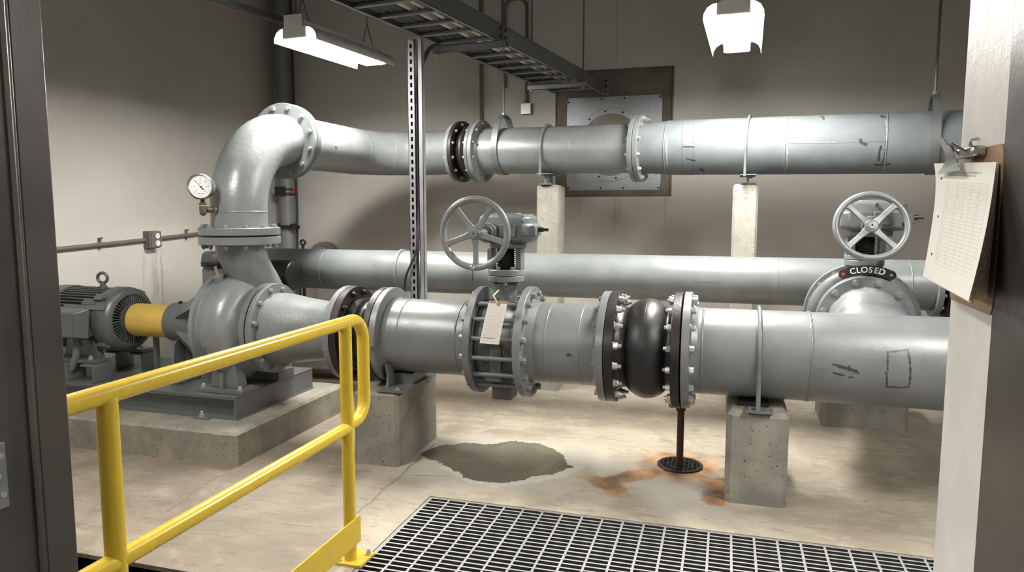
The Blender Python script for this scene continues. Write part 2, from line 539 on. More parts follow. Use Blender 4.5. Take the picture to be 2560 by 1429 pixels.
    h = n.math('ADD', n.math('ADD', n.math('MULTIPLY', e, .5), n.math('MULTIPLY', b, .8)), n.math('MULTIPLY', n.noise(13, 5, .6, vec=n.vmul(flat, (.7, 1.4, 1)), dist=2.5), 1.3))
    return n.out(c, n.step(b, .3, .7, .5, .78), 0, n.bump(h, .008, .5))


M['floor'] = floor_mat()

# ================================================================== SETTING
GX0, GX1, GY1 = -1.50, 1.9, 3.475   # grating opening
fl = MB()
EDGE = 2.42
for a, b in (((WX, EDGE, -.25), (GX0, WY, 0)), ((GX0, GY1, -.25), (3.3, WY, 0)), ((-1.66, -1.2, -.25), (GX0, EDGE, 0)), ((GX1, -1.2, -.25), (3.3, GY1, 0))):
    fl.span(a, b)
floor = struct('floor', fl, M['floor'])
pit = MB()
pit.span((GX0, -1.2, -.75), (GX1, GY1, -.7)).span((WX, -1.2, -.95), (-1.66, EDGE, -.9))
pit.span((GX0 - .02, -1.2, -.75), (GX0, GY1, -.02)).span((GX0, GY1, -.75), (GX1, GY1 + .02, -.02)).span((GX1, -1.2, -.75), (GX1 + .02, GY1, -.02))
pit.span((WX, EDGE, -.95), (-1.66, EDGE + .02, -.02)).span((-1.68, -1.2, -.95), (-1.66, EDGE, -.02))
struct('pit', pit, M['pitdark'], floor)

# back wall with a recessed concrete opening
oL, oR = ony(1388, 300, WY).x, ony(1682, 300, WY).x
oT, oB = ony(1680, 166, WY).z, ony(1600, 491, WY).z
CZ = 4.0
wb = MB()
for a, b in (((WX - .2, WY, 0), (oL, WY + .25, CZ)), ((oR, WY, 0), (3.4, WY + .25, CZ)), ((oL, WY, oT), (oR, WY + .25, CZ)), ((oL, WY, 0), (oR, WY + .25, oB))):
    wb.span(a, b)
wall_back = struct('wall_back', wb, M['wallb'])
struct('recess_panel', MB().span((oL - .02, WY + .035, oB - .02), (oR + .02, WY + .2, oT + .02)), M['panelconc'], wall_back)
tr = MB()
tr.span((oL, WY - .006, oT - .012), (oR, WY + .03, oT + .006)).span((oR - .012, WY - .006, oB), (oR + .004, WY + .03, oT))  # dark strips stand in for the shadow lines along the recess
struct('recess_shade_line', tr, M['panelconc'], wall_back)
struct('wall_left', MB().span((WX - .25, -1.2, -.9), (WX, WY + .25, CZ)), M['walll'])
M['wallr'] = plain('bare_block_wall', (.14, .135, .125), .9)
struct('wall_right', MB().span((3.3, -1.2, 0), (3.5, WY + .25, CZ)), M['wallr'])
struct('ceiling', MB().span((WX - .2, -1.2, CZ), (3.5, WY + .25, CZ + .1)), plain('ceiling_paint', (.12, .118, .112), .9))
JX = .43
wf = MB()
wf.span((WX, .90, -.9), (-1.36, 1.13, CZ)).span((-1.36, .90, 2.35), (JX + .12, 1.13, CZ)).span((JX + .12, .90, -.25), (3.3, 1.36, CZ))
struct('wall_front', wf, M['wallr'])
# white painted jamb on the right, with the brown door frame before it
struct('trim_1', MB().span((JX, 1.372, 0), (JX + .7, 1.612, CZ)), M['jamb'], bevel=.004)
t2 = MB().span((JX - .004, 1.0, 0), (JX + .11, 1.366, 2.3)).span((JX + .012, .9, 0), (JX + .11, 1.0, 2.3))
struct('trim_2', t2, M['brown'], bevel=.004)
# brown door frame on the left
t3 = MB().span((-1.40, 1.066, -.9), (-1.30, 1.135, 2.3)).span((-1.40, .90, -.9), (-1.316, 1.066, 2.3)).span((-1.318, 1.060, -.9), (-1.3, 1.0665, 2.3))
trim3 = struct('trim_3', t3, M['brown'], bevel=.003)
hz0, hz1 = onx(10, 1270, -1.31).z, onx(10, 1105, -1.31).z
hl = struct('hinge_leaf', MB().span((-1.316, .972, hz0), (-1.311, 1.004, hz1)), M['strut'], trim3, bevel=.001)
for k in range(3):
    s_ = MB().lathe([(.0055, 0), (.0055, .0012), (.003, .0012), (.003, .0004), (1e-6, .0004)], ax((-1.311, .994 - .008 * (k % 2), hz0 + (hz1 - hz0) * (.2 + .3 * k)), (1, 0, 0)), 16)
    struct('screw', s_, M['zinc'], hl)

# ================================================================== CONCRETE BLOCKS
def block(name, x0, x1, y0, y1, z1, mat, label, cat, ch=.02, group=None):
    mb = MB()
    def loop(i, z): return [(x0 + i, y0, z), (x1 - i, y0, z), (x1, y0 + i, z), (x1, y1 - i, z), (x1 - i, y1, z), (x0 + i, y1, z), (x0, y1 - i, z), (x0, y0 + i, z)]
    L = [loop(ch, 0), loop(ch, z1 - ch)]
    top = [(min(max(p[0], x0 + ch), x1 - ch), min(max(p[1], y0 + ch), y1 - ch), z1) for p in loop(ch * 1.6, z1)]
    L.append(top)
    vs = [p for l in L for p in l]
    fs = [tuple(range(8))[::-1], tuple(range(16, 24))]
    for a in range(2):
        for k in range(8):
            j = (k + 1) % 8
            fs.append((a * 8 + k, a * 8 + j, a * 8 + 8 + j, a * 8 + 8 + k))
    mb.add(vs, fs)
    return solo(name, mb, mat, label, cat, group, sm=20, loc=((x0 + x1) / 2, (y0 + y1) / 2, 0))


FY, FZ = 4.10, .757                # axis of the front pipe
UZ = 2.03
def UPt(X):                        # axis of the upper pipe, a little out of square with the room
    return Vector((X, 6.03 - .131 * (X + 2.06), 2.04 - .0137 * (X + 2.06)))
UD = Vector((1, -.131, -.0137)).normalized()

PADZ = .205
block('equipment_pad', WX + .02, -2.785, 3.547, 4.84, PADZ, M['padconc'], 'low broad concrete pad on the floor under the pump and motor', 'concrete pad', .015)
block('pipe_pedestal', -2.146, -1.85, 3.815, 4.43, .455, M['conc'], 'concrete pedestal behind the yellow handrail, beside the puddle, carrying a pipe foot', 'concrete pedestal', .022)
block('pipe_pedestal', .030, .337, 3.845, 4.46, .497, M['conc'], 'pitted concrete pedestal beside the floor drain, under the strapped pipe', 'concrete pedestal', .024)
block('pipe_pedestal', .693, 1.245, 5.44, 5.9, .42, M['conc'], 'wide low concrete block half hidden under the large pipe near the right jamb', 'concrete pedestal', .02)
p1 = ony(1341, 462, 5.86); p1b = ony(1397, 462, 5.86)
block('concrete_pillar', p1.x, p1b.x, 5.86, 6.11, p1.z, M['pillar'], 'tall concrete pillar behind the five spoke handwheel, beside the galvanised wall plate', 'concrete pillar', .016)
p2 = ony(1833, 460, 5.62); p2b = ony(1897, 460, 5.62)
block('concrete_pillar', p2.x, p2b.x, 5.62, 5.89, p2.z, M['pillar'], 'tall concrete pillar below the hanging lamp, holding the taped stretch of upper pipe', 'concrete pillar', .016)

# ================================================================== WATER
pud = [(1050, 1136), (1058, 1128), (1085, 1117), (1110, 1111), (1133, 1112), (1150, 1106), (1190, 1108), (1215, 1110), (1240, 1109), (1265, 1104), (1290, 1102), (1320, 1106), (1350, 1109), (1372, 1118), (1395, 1128), (1412, 1145), (1420, 1160), (1438, 1168), (1412, 1171), (1395, 1181), (1362, 1188), (1335, 1190), (1310, 1198), (1280, 1204), (1240, 1206), (1215, 1205), (1180, 1201), (1160, 1193), (1148, 1181), (1128, 1172), (1108, 1162), (1095, 1153), (1072, 1147)]
pts = [onz(x, y, 0) for x, y in pud]
ctr = sum(pts, Vector()) / len(pts)
fine = []
for i, p in enumerate(pts):
    q = pts[(i + 1) % len(pts)]
    for k in range(5):
        w = p.lerp(q, k / 5)
        fine.append(w + (w - ctr).normalized() * random.uniform(-.012, .012))
mb = MB()
N_ = len(fine)
mb.add([p + Vector((0, 0, .0006)) for p in fine] + [p.lerp(ctr, .012) + Vector((0, 0, .0022)) for p in fine] + [ctr + Vector((0, 0, .0022))],
       [(i, (i + 1) % N_, N_ + (i + 1) % N_, N_ + i) for i in range(N_)] + [(N_ + i, N_ + (i + 1) % N_, 2 * N_) for i in range(N_)] + [tuple(range(N_))[::-1]])
n = NT('puddle_water')
a = n.noise(2.6, 6, .6, dist=.8)
c = n.mix(n.step(a, .35, .65), (.105, .10, .075), (.165, .155, .115))
c = n.mix(n.math('MULTIPLY', n.step(n.noise(4.3, 5, .6, dist=1.2), .52, .68), .6), c, (.16, .115, .055))
c = n.mix(n.math('MULTIPLY', n.step(n.voro(16), .02, .05, 1, 0), .8), c, (.5, .46, .36))
M['water'] = n.out(c, .03, 0, IOR=1.33)
M['water'].node_tree.nodes['Principled BSDF'].inputs['Specular IOR Level'].default_value = .5
solo('puddle', mb, M['water'], 'shallow murky puddle of water on the concrete floor below the valve', 'puddle', sm=12)

# floor drain and the dark drop pipe over it
mb = MB().ring(ax((DR.x, DR.y, .001), (0, 0, 1)), .115, .135, .010, 48)
mb.lathe([(.115, .002), (.115, .004), (1e-6, .004)], Matrix.Translation((DR.x, DR.y, 0)), 40)
for k in range(-4, 5):
    hw = math.sqrt(max(.0001, .115 ** 2 - (k * .025) ** 2))
    mb.box((DR.x, DR.y + k * .025, .0075), (hw * 2, .006, .007)).box((DR.x + k * .025, DR.y, .0075), (.006, hw * 2, .007))
mb.torus(Matrix.Translation((DR.x, DR.y, .0085)), .07, .004, 32, 6)
solo('floor_drain', mb, M['dkflange'], 'round rusty iron drain grate set in the floor amid orange stains', 'drain')
dx, dy = DR.x + .0, DR.y - .05
t = thing('drain_pipe', 'thin dark red drip pipe dropping from the rubber joint to the drain', 'pipe', (dx, dy, .0))
part('pipe', MB().tube(path([(dx, FY + .03, FZ - .345), (dx, dy, FZ - .345), (dx, dy, .012)], .03), .021, 16), M['rustred'], t)
part('socket', MB().cyl((dx, dy, .36), (dx, dy, .40), .029, 16), M['rustred'], t)
part('ring', MB().torus(ax((dx - .055, dy - .01, .385), (0, 1, 0)), .012, .004, 16, 6).cyl((dx - .043, dy - .01, .385), (dx, dy - .01, .385), .003, 8), M['black'], t)

# ================================================================== GRATING
gr = MB()
gx0, gx1, gy0, gy1 = GX0 + .012, GX1 - .02, 0.3, GY1 - .012
y = gy1
while y > gy0:
    gr.span((gx0, y - .0105, -.032), (gx1, y, -.002)); y -= .0385
x = gx0
while x < gx1:
    gr.span((x, gy0, -.022), (x + .011, gy1, -.0025)); x += .103
gr.span((gx0 - .006, gy0, -.034), (gx0 + .002, gy1 + .004, -.001)).span((gx0, gy1 - .002, -.034), (gx1, gy1 + .004, -.001))
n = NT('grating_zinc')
top_ = n.step(n.sep(n.nor)[2], .9, .95)  # shade between the bars painted in: side faces dark, tops light
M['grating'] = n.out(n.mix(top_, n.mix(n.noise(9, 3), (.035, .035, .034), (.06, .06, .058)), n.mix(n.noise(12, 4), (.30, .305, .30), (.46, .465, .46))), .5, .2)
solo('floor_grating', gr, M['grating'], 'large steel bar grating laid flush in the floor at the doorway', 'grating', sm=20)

# ================================================================== HANDRAIL
RX = -1.55
t = thing('handrail', 'yellow tubular steel handrail with kick plate on the floor by the grating', 'handrail', (RX, 2.72, 0))
ZT, ZM, PY = 1.065, .605, 2.705
rail = path([(RX, 1.16, ZT), (RX, 2.86, ZT), (RX, 2.86, ZM + .01), (RX, 2.70, ZM + .01)], [.10, .09], 10)
part('rail', MB().tube(rail, .0275, 20), M['yellow'], t)
part('rail', MB().tube([(RX, 1.16, ZM), (RX, PY + .01, ZM)], .0265, 20), M['yellow'], t)
part('post', MB().cyl((RX, PY, .008), (RX, PY, ZT - .004), .0275, 20), M['yellow'], t)
part('post', MB().cyl((RX, 1.468, .008), (RX, 1.468, ZT - .004), .0275, 20), M['yellow'], t)
part('kick_plate', MB().span((RX + .029, 1.16, .085), (RX + .037, 2.735, .205)), M['yellow'], t, bevel=.002)
bp = part('base_plate', MB().span((RX - .06, 2.655, .0), (RX + .075, 2.79, .012)), M['yellow'], t, bevel=.002)
bolt_at((RX + .055, 2.765, .012), (0, 0, 1), .012, .012, .008, M['zinc'], bp)
bolt_at((RX - .042, 2.675, .012), (0, 0, 1), .012, .012, .008, M['zinc'], bp)
bp = part('base_plate', MB().span((RX - .06, 1.40, .0), (RX + .075, 1.535, .012)), M['yellow'], t, bevel=.002)

# ================================================================== PIPE HELPERS
def FX(px, py=870): return ony(px, py, FY).x


def cyl_pt(px, py, y0, z0, r):
    d = ray(px, py)
    a = d.y ** 2 + d.z ** 2; oy, oz = EYE.y - y0, EYE.z - z0
    b = 2 * (oy * d.y + oz * d.z); c_ = oy * oy + oz * oz - r * r
    q = b * b - 4 * a * c_
    if q < 0: return EYE + d * (-b / (2 * a))
    return EYE + d * ((-b - math.sqrt(q)) / (2 * a))


def flange(parent, c, d, ri, ro, t_, mat, name='flange', hub=0):
    """ring from c along d; hub = length of the raised neck on the far side"""
    mb = MB()
    Mx = ax(c, d)
    if hub:
        mb.lathe([(ri, 0), (ro - .003, 0), (ro, .003), (ro, t_ - .003), (ro - .003, t_), (ri + .035, t_), (ri + .022, t_ + .006), (ri + .003, t_ + hub), (ri, t_ + hub)], Mx, 64, True)
    else: mb.ring(Mx, ri, ro, t_)
    return part(name, mb, mat, parent)


def weld(parent, c, d, r, w=.006, mat=None, lumpy=.0025):
    mb = MB(); nn, mm = 96, 8
    Mx = ax(c, d)
    rr = [w * (1 + random.uniform(-.25, .25)) for _ in range(nn)]
    def fn(i, j):
        a = 2 * PI * i / nn; b = 2 * PI * j / mm
        R = r + rr[i] * .45 * math.cos(b); h = rr[i] * math.sin(b) + lumpy * math.sin(i * 2.1) * .5
        return Mx @ Vector((R * math.cos(a), R * math.sin(a), h))
    mb.grid(fn, nn, mm + 1, True)
    return part('weld_bead', mb, mat or M['grey'], parent, sm=60)


def tubepipe(pts, r, n=56): return MB().tube(pts, r, n)


XP = Vector((1, 0, 0)); XN = Vector((-1, 0, 0))
# ================================================================== FRONT PIPE LINE
GAP = .0025
xs = -2.855                                   # outer face of the reducer's first flange
# --- suction reducer
t = thing('suction_reducer', 'grey cast reducer pipe bolted to the pump inlet, narrowing toward the yellow rail', 'pipe fitting', (-2.55, FY, FZ - .3))
xe = FX(880, 825) ; 
prof = [(.195, 0), (.232, .035), (.235, .09), (.231, .14), (.215, .24), (.200, .34), (.192, .44), (.193, .48), (.205, xe - xs - .04), (.205, xe - xs)]
part('body', MB().lathe(prof, ax((xs - .035, FY, FZ), XP), 64), M['grey_cast'], t)
flange(t, (xs, FY, FZ), XN, .18, .297, .036, M['grey'])
f_l = xs - .036
bolts(t, (xs, FY, FZ), XP, .262, 12, M['bolt'], .0165, .017)
flange(t, (xe, FY, FZ), XN, .19, .298, .040, M['grey'])
bolts(t, (xe - .040, FY, FZ), XN, .262, 12, M['bolt'], .0155, .016)
weld(t, (xs + .30, FY, FZ), XP, .197, .005)
part('gasket', MB().ring(ax((f_l - .009, FY, FZ), XP), .19, .26, .009, 48, ch=.001), M['black'], t)
# --- dark flexible joint
d0, d1 = xe + GAP, FX(991, 830) - .046 - GAP
t = thing('rubber_joint', 'narrow black rubber joint with rusty dark flanges behind the handrail corner', 'pipe joint', (d0, FY, FZ - .3))
flange(t, (d0, FY, FZ), XP, .17, .297, .045, M['dkflange'])
flange(t, (d1, FY, FZ), XN, .17, .297, .042, M['dkflange'])
L_ = d1 - d0 - .08
pr = [(.205 + .012 * math.sin(k / 16 * PI * 6) + .015 * math.sin(k / 16 * PI), .04 + L_ * k / 16) for k in range(17)]
part('bellows', MB().lathe(pr, ax((d0, FY, FZ), XP), 56), M['rubber'], t, sm=60)
bolts(t, (d0 + .045, FY, FZ), XP, .262, 12, M['dkflange'], .0165, .016, .012)
bolts(t, (d1 - .042, FY, FZ), XN, .262, 12, M['zinc'], .0155, .014, .012)
# --- spool with the pipe foot
a0 = d1 + GAP
vL = FX(1215, 852)                              # valve side face
t = thing('pipe_spool', 'short grey pipe between the rusty joint and the tagged valve, resting on a foot', 'pipe', (-1.7, FY, FZ - .3))
part('pipe', MB().cyl((a0 + .02, FY, FZ), (vL - .01, FY, FZ), .228, 64), M['grey'], t)
flange(t, (a0, FY, FZ), XP, .22, .297, .040, M['grey'], hub=.05)
flange(t, (vL, FY, FZ), XN, .22, .322, .040, M['grey_dk'], hub=.05)
bolts(t, (vL - .04, FY, FZ), XN, .287, 16, M['bolt'], .0185, .020)
weld(t, (a0 + .15, FY, FZ), XP, .228, .005); weld(t, (vL - .12, FY, FZ), XP, .228, .006)
ft = MB().span((a0 + .045, FY - .28, .4565), (a0 + .22, FY + .22, .468))
ft.prism([(-.05, 0), (.05, 0), (.035, .07), (.06, .14), (-.06, .14), (-.035, .07)], .016, Matrix(((0, 0, 1, a0 + .07), (1, 0, 0, FY - .16), (0, 1, 0, .468), (0, 0, 0, 1))))
ft.span((a0 + .06, FY - .10, .468), (a0 + .20, FY + .10, FZ - .222))
pf = part('pipe_foot', ft, M['frame_grey'], t)
bolt_at((a0 + .17, FY - .25, .468), (0, 0, 1), .011, .008, 0, M['zinc'], pf)
part('lug', MB().cyl((a0 + .02, FY - .296, FZ - .02), (a0 + .02, FY - .325, FZ - .02), .009, 12).cyl((a0 + .02, FY - .318, FZ - .02), (a0 + .05, FY - .325, FZ - .012), .006, 10), M['grey'], t)
# --- valve with handwheel
vR = FX(1318, 856)
v0, v1 = vL + GAP, vR - GAP
vx = (v0 + v1) / 2
VXc = FX(1265, 700)
t = thing('gear_valve', 'grey valve with tall gearbox and five spoke handwheel, paper tag on its front', 'valve', (vx, FY, FZ - .35))
body = MB().lathe([(.15, 0), (.242, .002), (.246, .03), (.232, .05), (.232, v1 - v0 - .05), (.246, v1 - v0 - .03), (.242, v1 - v0 - .002), (.15, v1 - v0)], ax((v0, FY, FZ), XP), 56)
body.span((vx - .07, FY - .07, FZ - .35), (vx + .05, FY + .07, FZ - .2))
body.span((vx - .03, FY - .239, FZ - .20), (vx + .04, FY - .225, FZ + .02))
part('valve_body', body, M['valve_dk'], t, bevel=.004)
Mt = Matrix(((0, 1, 0, vx + .005), (0, 0, -1, FY - .240), (1, 0, 0, FZ - .08), (0, 0, 0, 1)))
Mt = ax((vx + .005, FY - .241, FZ - .085), (0, -1, 0)) @ Matrix.Rotation(PI / 2, 4, 'Z')
part('cast_lettering', text_mb('VALVE', .042, .003, Mt), M['grey_dk'], t)
for k in range(16):
    a = 2 * PI * (k + .5) / 16
    c_ = Vector((0, FY + .287 * math.sin(a), FZ + .287 * math.cos(a)))
    if abs(math.sin(a)) < .25: continue
    part('tie_rod', MB().cyl((v0 + .001, c_.y, c_.z), (v1 - .001, c_.y, c_.z), .0135, 14), M['grey_dk'], t)
NX = VXc
zb0 = 1.118
nk = MB().lathe([(.075, 0), (.068, .03), (.064, .10), (.066, zb0 - FZ - .24 - .02), (.08, zb0 - FZ - .24)], Matrix.Translation((NX, FY, FZ + .24)), 32)
nk.box((NX, FY - .055, FZ + .305), (.085, .03, .09))
part('neck', nk, M['grey_dk'], t)
part('cast_lettering', text_mb('150', .05, .003, ax((NX - .005, FY - .072, FZ + .31), (0, -1, 0))), M['grey_dk'], t)
bf = MB().ring(Matrix.Translation((NX, FY, zb0)), .03, .108, .034, 48).ring(Matrix.Translation((NX, FY, zb0 + .037)), .03, .108, .034, 48)
part('bonnet_flange', bf, M['grey'], t)
bolts(t, (NX, FY, zb0 + .071), (0, 0, 1), .086, 6, M['bolt'], .014, .014, phase=.25)
bolts(t, (NX, FY, zb0), (0, 0, -1), .086, 6, M['bolt'], .014, .014, phase=.25)
zy = zb0 + .0715
GZ = 1.315                                         # underside of the gearbox
part('stem_bellows', MB().lathe([(.052 + .006 * math.cos(k * PI), zy + .001 + (GZ - zy - .004) * k / 20) for k in range(21)], Matrix.Translation((NX, FY, 0)), 28), M['black'], t)
for sx in (-1, 1):
    part('yoke_leg', MB().span((NX + sx * .088 - .016, FY - .045, zy), (NX + sx * .088 + .016, FY + .045, GZ)), M['grey_dk'], t, bevel=.005)


def gearbox(t, cx, cy, z0, w, dp, shaftx, wheelc, tilt, spokes, R, rot, mat):
    """housing with its lid, shaft boss and handwheel"""
    g = MB()
    g.lathe([(.105, 0), (.11, .008), (.11, .035), (.10, .04)], Matrix.Translation((cx, cy, z0)), 32)
    h0 = z0 + .035
    def rr(w_, d_, z, k=.3):
        a, b = w_ / 2, d_ / 2; q = min(a, b) * k
        return [(cx - a + q, cy - b, z), (cx + a - q, cy - b, z), (cx + a, cy - b + q, z), (cx + a, cy + b - q, z), (cx + a - q, cy + b, z), (cx - a + q, cy + b, z), (cx - a, cy + b - q, z), (cx - a, cy - b + q, z)]
    loops = [rr(w * .8, dp * .8, h0), rr(w * .98, dp, h0 + .02), rr(w, dp, h0 + .035), rr(w, dp, h0 + .10), rr(w * .95, dp * .95, h0 + .108), rr(w * .93, dp * .93, h0 + .145), rr(w * .78, dp * .8, h0 + .165)]
    vs = [p for l in loops for p in l]
    fs = [tuple(range(8))[::-1], tuple(range(48, 56))]
    for a in range(6):
        for k in range(8): fs.append((a * 8 + k, a * 8 + (k + 1) % 8, a * 8 + 8 + (k + 1) % 8, a * 8 + 8 + k))
    g.add(vs, fs)
    g.box((cx + w * .47, cy - dp * .1, h0 + .07), (.07, dp * .55, .06)).box((cx + w * .1, cy - dp * .5, h0 + .07), (.10, .03, .075))
    g.box((cx, cy, h0 + .165), (w * .42, dp * .35, .014)).box((cx + w * .32, cy - dp * .42, h0 + .125), (.05, .03, .022))
    gb = part('gearbox', g, mat, t, bevel=.006)
    sd = (Vector((shaftx, cy - dp / 2, wheelc.z)) - wheelc).normalized()
    bs = MB().cyl(Vector((shaftx, cy - dp / 2 + .02, wheelc.z)), Vector((shaftx, cy - dp / 2 - .045, wheelc.z)), .058, 28, .05)
    bs.cyl(Vector((shaftx, cy - dp / 2 - .045, wheelc.z)), Vector((shaftx, cy - dp / 2 - .075, wheelc.z)), .042, 24)
    part('shaft_boss', bs, mat, gb)
    st = MB().cyl((cx + w * .5, cy - dp * .1, h0 + .075), (cx + w * .5 + .055, cy - dp * .1, h0 + .075), .014, 10).cyl((cx + w * .5 + .055, cy - dp * .1, h0 + .075), (cx + w * .5 + .085, cy - dp * .1, h0 + .075), .009, 8)
    part('stop_screw', st, M['dkflange'], gb)
    for bx, by in ((-.35, -.4), (.35, -.4), (0, -.45), (-.35, .4), (.35, .4)):
        bolt_at((cx + bx * w, cy + by * dp, h0 + .145), (0, 0, 1), .009, .008, 0, mat, gb)
    for bx in (-.12, .28):
        bolt_at((cx + bx * w + .05, cy - dp / 2 - .0, h0 + .05), (0, -1, 0), .012, .014, 0, mat, gb)
    # wheel
    nrm = Matrix.Rotation(tilt, 3, 'X') @ Vector((0, -1, 0))
    Mw = ax(wheelc, nrm)
    part('shaft', MB().cyl(wheelc, Vector((shaftx, cy - dp / 2 - .07, wheelc.z)), .019, 16), mat, t)
    rim = MB().torus(Mw, R - .0185, .0185, 72, 12)
    wh = part('handwheel', rim, M['grey'], t, sm=60)
    hub = MB().lathe([(.018, -.03), (.034, -.025), (.036, .004), (.030, .012), (.019, .014), (.019, .022), (.005, .022), (.005, .012), (1e-6, .012)], Mw, 28)
    part('hub', hub, M['grey'], wh)
    for k in range(spokes):
        a = rot + 2 * PI * k / spokes
        s0, s1 = .030, R - .026
        vs = []
        for rr_, hw, th, dz in ((s0, .021, .011, -.006), (s0 + .03, .016, .009, -.008), ((s0 + s1) / 2, .0145, .009, -.004), (s1 - .02, .0155, .009, 0), (s1, .024, .010, 0)):
            for u, v in ((-hw, -th), (hw, -th), (hw, th), (-hw, th)):
                x, y_ = rr_ * math.cos(a) - u * math.sin(a), rr_ * math.sin(a) + u * math.cos(a)
                vs.append((x, y_, v + dz))
        fs = [(0, 1, 2, 3), (16, 17, 18, 19)]
        for i in range(4):
            for j in range(4): fs.append((i * 4 + j, i * 4 + (j + 1) % 4, i * 4 + 4 + (j + 1) % 4, i * 4 + 4 + j))
        part('spoke', MB().add(vs, fs, Mw), M['grey'], wh, bevel=.004)
    return wh, Mw


gy = FY - .0
SHX = ony(1222, 585, gy - .14).x
WC = ony(1187, 583, gy - .37)
wh, Mw = gearbox(t, NX + .015, gy, GZ, .33, .26, SHX, WC, 0.0, 5, 96 * 3.86 / 1810, R_(128), M['grey_dk'])
# work out the lowest point of the rim for the tag loop
tg = thing('wheel_tag', 'tiny twisted wire loop hung on the bottom of the five spoke handwheel', 'wire tag', WC + Vector((0, 0, -.22)))
wz = WC.z - 96 * 3.86 / 1810
part('wire', MB().tube([(WC.x - .012, WC.y, wz - .004), (WC.x - .014, WC.y - .004, wz - .03), (WC.x - .009, WC.y, wz - .05), (WC.x - .016, WC.y - .003, wz - .058), (WC.x - .014, WC.y, wz - .03)], .0022, 6), M['black'], tg)
part('seal', MB().lathe([(.014, -.006), (.017, 0), (.012, .008), (1e-6, .009)], ax((WC.x - .012, WC.y - .017, wz + .014), (0, -1, 0)), 14), M['steel'], tg)

# --- spool after the valve
s0 = vR
sR = FX(1511, 868) + .038
marks = [cyl_pt(px, py, FY, FZ, .235) for px, py in [(1365, 777), (1372, 783), (1378, 783), (1402, 777), (1418, 784), (1422, 884), (1425, 888), (1419, 888)]]
MS = [(m.x - .004, m.z, m.x + .006, m.z - .003, .007) for m in marks]
M['grey_b'] = paint('grey_enamel_chipped', GREY, .38, strokes=[(MS[:5], (.18, .13, .05), .9), (MS[5:], (.02, .02, .02), .95)])
t = thing('pipe_spool', 'grey pipe with a few paint chips between the tagged valve and big black rubber ball', 'pipe', ((s0 + sR) / 2, FY, FZ - .3))
part('pipe', MB().cyl((s0 + .02, FY, FZ), (sR - .02, FY, FZ), .2345, 64), M['grey_b'], t)
flange(t, (s0, FY, FZ), XP, .228, .330, .042, M['grey'], hub=.06)
bolts(t, (s0 + .042, FY, FZ), XP, .290, 16, M['bolt'], .019, .022, .004)
flange(t, (sR, FY, FZ), XN, .228, .318, .042, M['grey'], hub=.03)
bolts(t, (sR - .042, FY, FZ), XN, .285, 16, M['bolt'], .0155, .017)
weld(t, (s0 + .16, FY, FZ), XP, .2345, .006); weld(t, (sR - .15, FY, FZ), XP, .2345, .005)

# --- big rubber ball joint
b0 = sR + GAP
b1 = FX(1706, 880)
t = thing('rubber_expansion_joint', 'large bulging black rubber expansion joint with dark flanges and bright bolts', 'pipe joint', ((b0 + b1) / 2, FY, FZ - .32))
flange(t, (b0, FY, FZ), XP, .2, .316, .050, M['dkflange'])
flange(t, (b1, FY, FZ), XN, .2, .326, .046, M['dkflange'])
Lb = b1 - b0
pr = [(.246, .048), (.232, .07), (.226, .10)]
c0, c1 = .105, Lb - .085
for k in range(15):
    u = k / 14
    pr.append((.232 + .052 * math.sin(PI * u) ** .75, c0 + (c1 - c0) * u))
pr += [(.226, Lb - .08), (.232, Lb - .06), (.246, Lb - .045)]
part('bellows', MB().lathe(pr, ax((b0, FY, FZ), XP), 64), M['rubber'], t, sm=70)
part('mould_seam', MB().torus(ax((b0 + (c0 + c1) / 2 - .004, FY, FZ), XP), .2835, .0018, 72, 6), M['rubber'], t, sm=60)
bolts(t, (b0 + .050, FY, FZ), XP, .285, 16, M['zinc'], .019, .021, .022)
bolts(t, (b1 - .046, FY, FZ), XN, .290, 16, M['zinc'], .0185, .020, .016)

# --- long discharge pipe with tee
r0 = b1 + .008
RZ, RR = FZ + .003, .2385
def P2(px, py): q = cyl_pt(px, py, FY, RZ, RR); return (q.x, q.z)
def LN(pts, w): 
    q = [P2(*p) for p in pts]
    return [(*q[i], *q[i + 1], w) for i in range(len(q) - 1)]
rect = LN([(2218, 880), (2270, 874), (2274, 900), (2276, 935), (2272, 968), (2245, 969), (2217, 966), (2216, 930)], .005) + LN([(2219, 880), (2219, 925)], .004)
rub = LN([(2085, 910), (2110, 918), (2145, 930)], .007) + LN([(2083, 931), (2108, 938)], .005) + LN([(2118, 921), (2122, 917)], .006) + LN([(2122, 942), (2132, 943)], .004)
sc1 = LN([(2025, 917), (2080, 924)], .005) + LN([(2035, 805), (2068, 806)], .003) + LN([(2096, 808), (2108, 813)], .004) + LN([(2165, 935), (2360, 942)], .0022) + LN([(2120, 803), (2150, 807)], .003)
M['grey_m'] = paint('grey_enamel_marked', sc(GREY, 1.06), .38, strokes=[([q[:4] + (q[4] * 1.35,) for q in rect], (.045, .02, .014), .9), ([q[:4] + (q[4] * 1.5,) for q in rub], (.045, .022, .016), .92), (sc1, (.16, .14, .12), .7)])
JE = 1.75
t = thing('discharge_pipe', 'long grey pipe with rust coloured marker box and weld seam, running behind the right jamb', 'pipe', (.6, FY, FZ - .3))
part('pipe', MB().cyl((r0 + .02, FY, RZ), (JE, FY, RZ), RR, 72), M['grey_m'], t)
flange(t, (r0, FY, RZ), XP, .23, .326, .042, M['grey'], hub=.05)
bolts(t, (r0 + .042, FY, RZ), XP, .290, 16, M['zinc'], .0185, .020, .004)
weld(t, (FX(1757), FY, RZ), XP, RR, .006)
weld(t, (FX(2018), FY, RZ), XP, RR, .009, lumpy=.006)
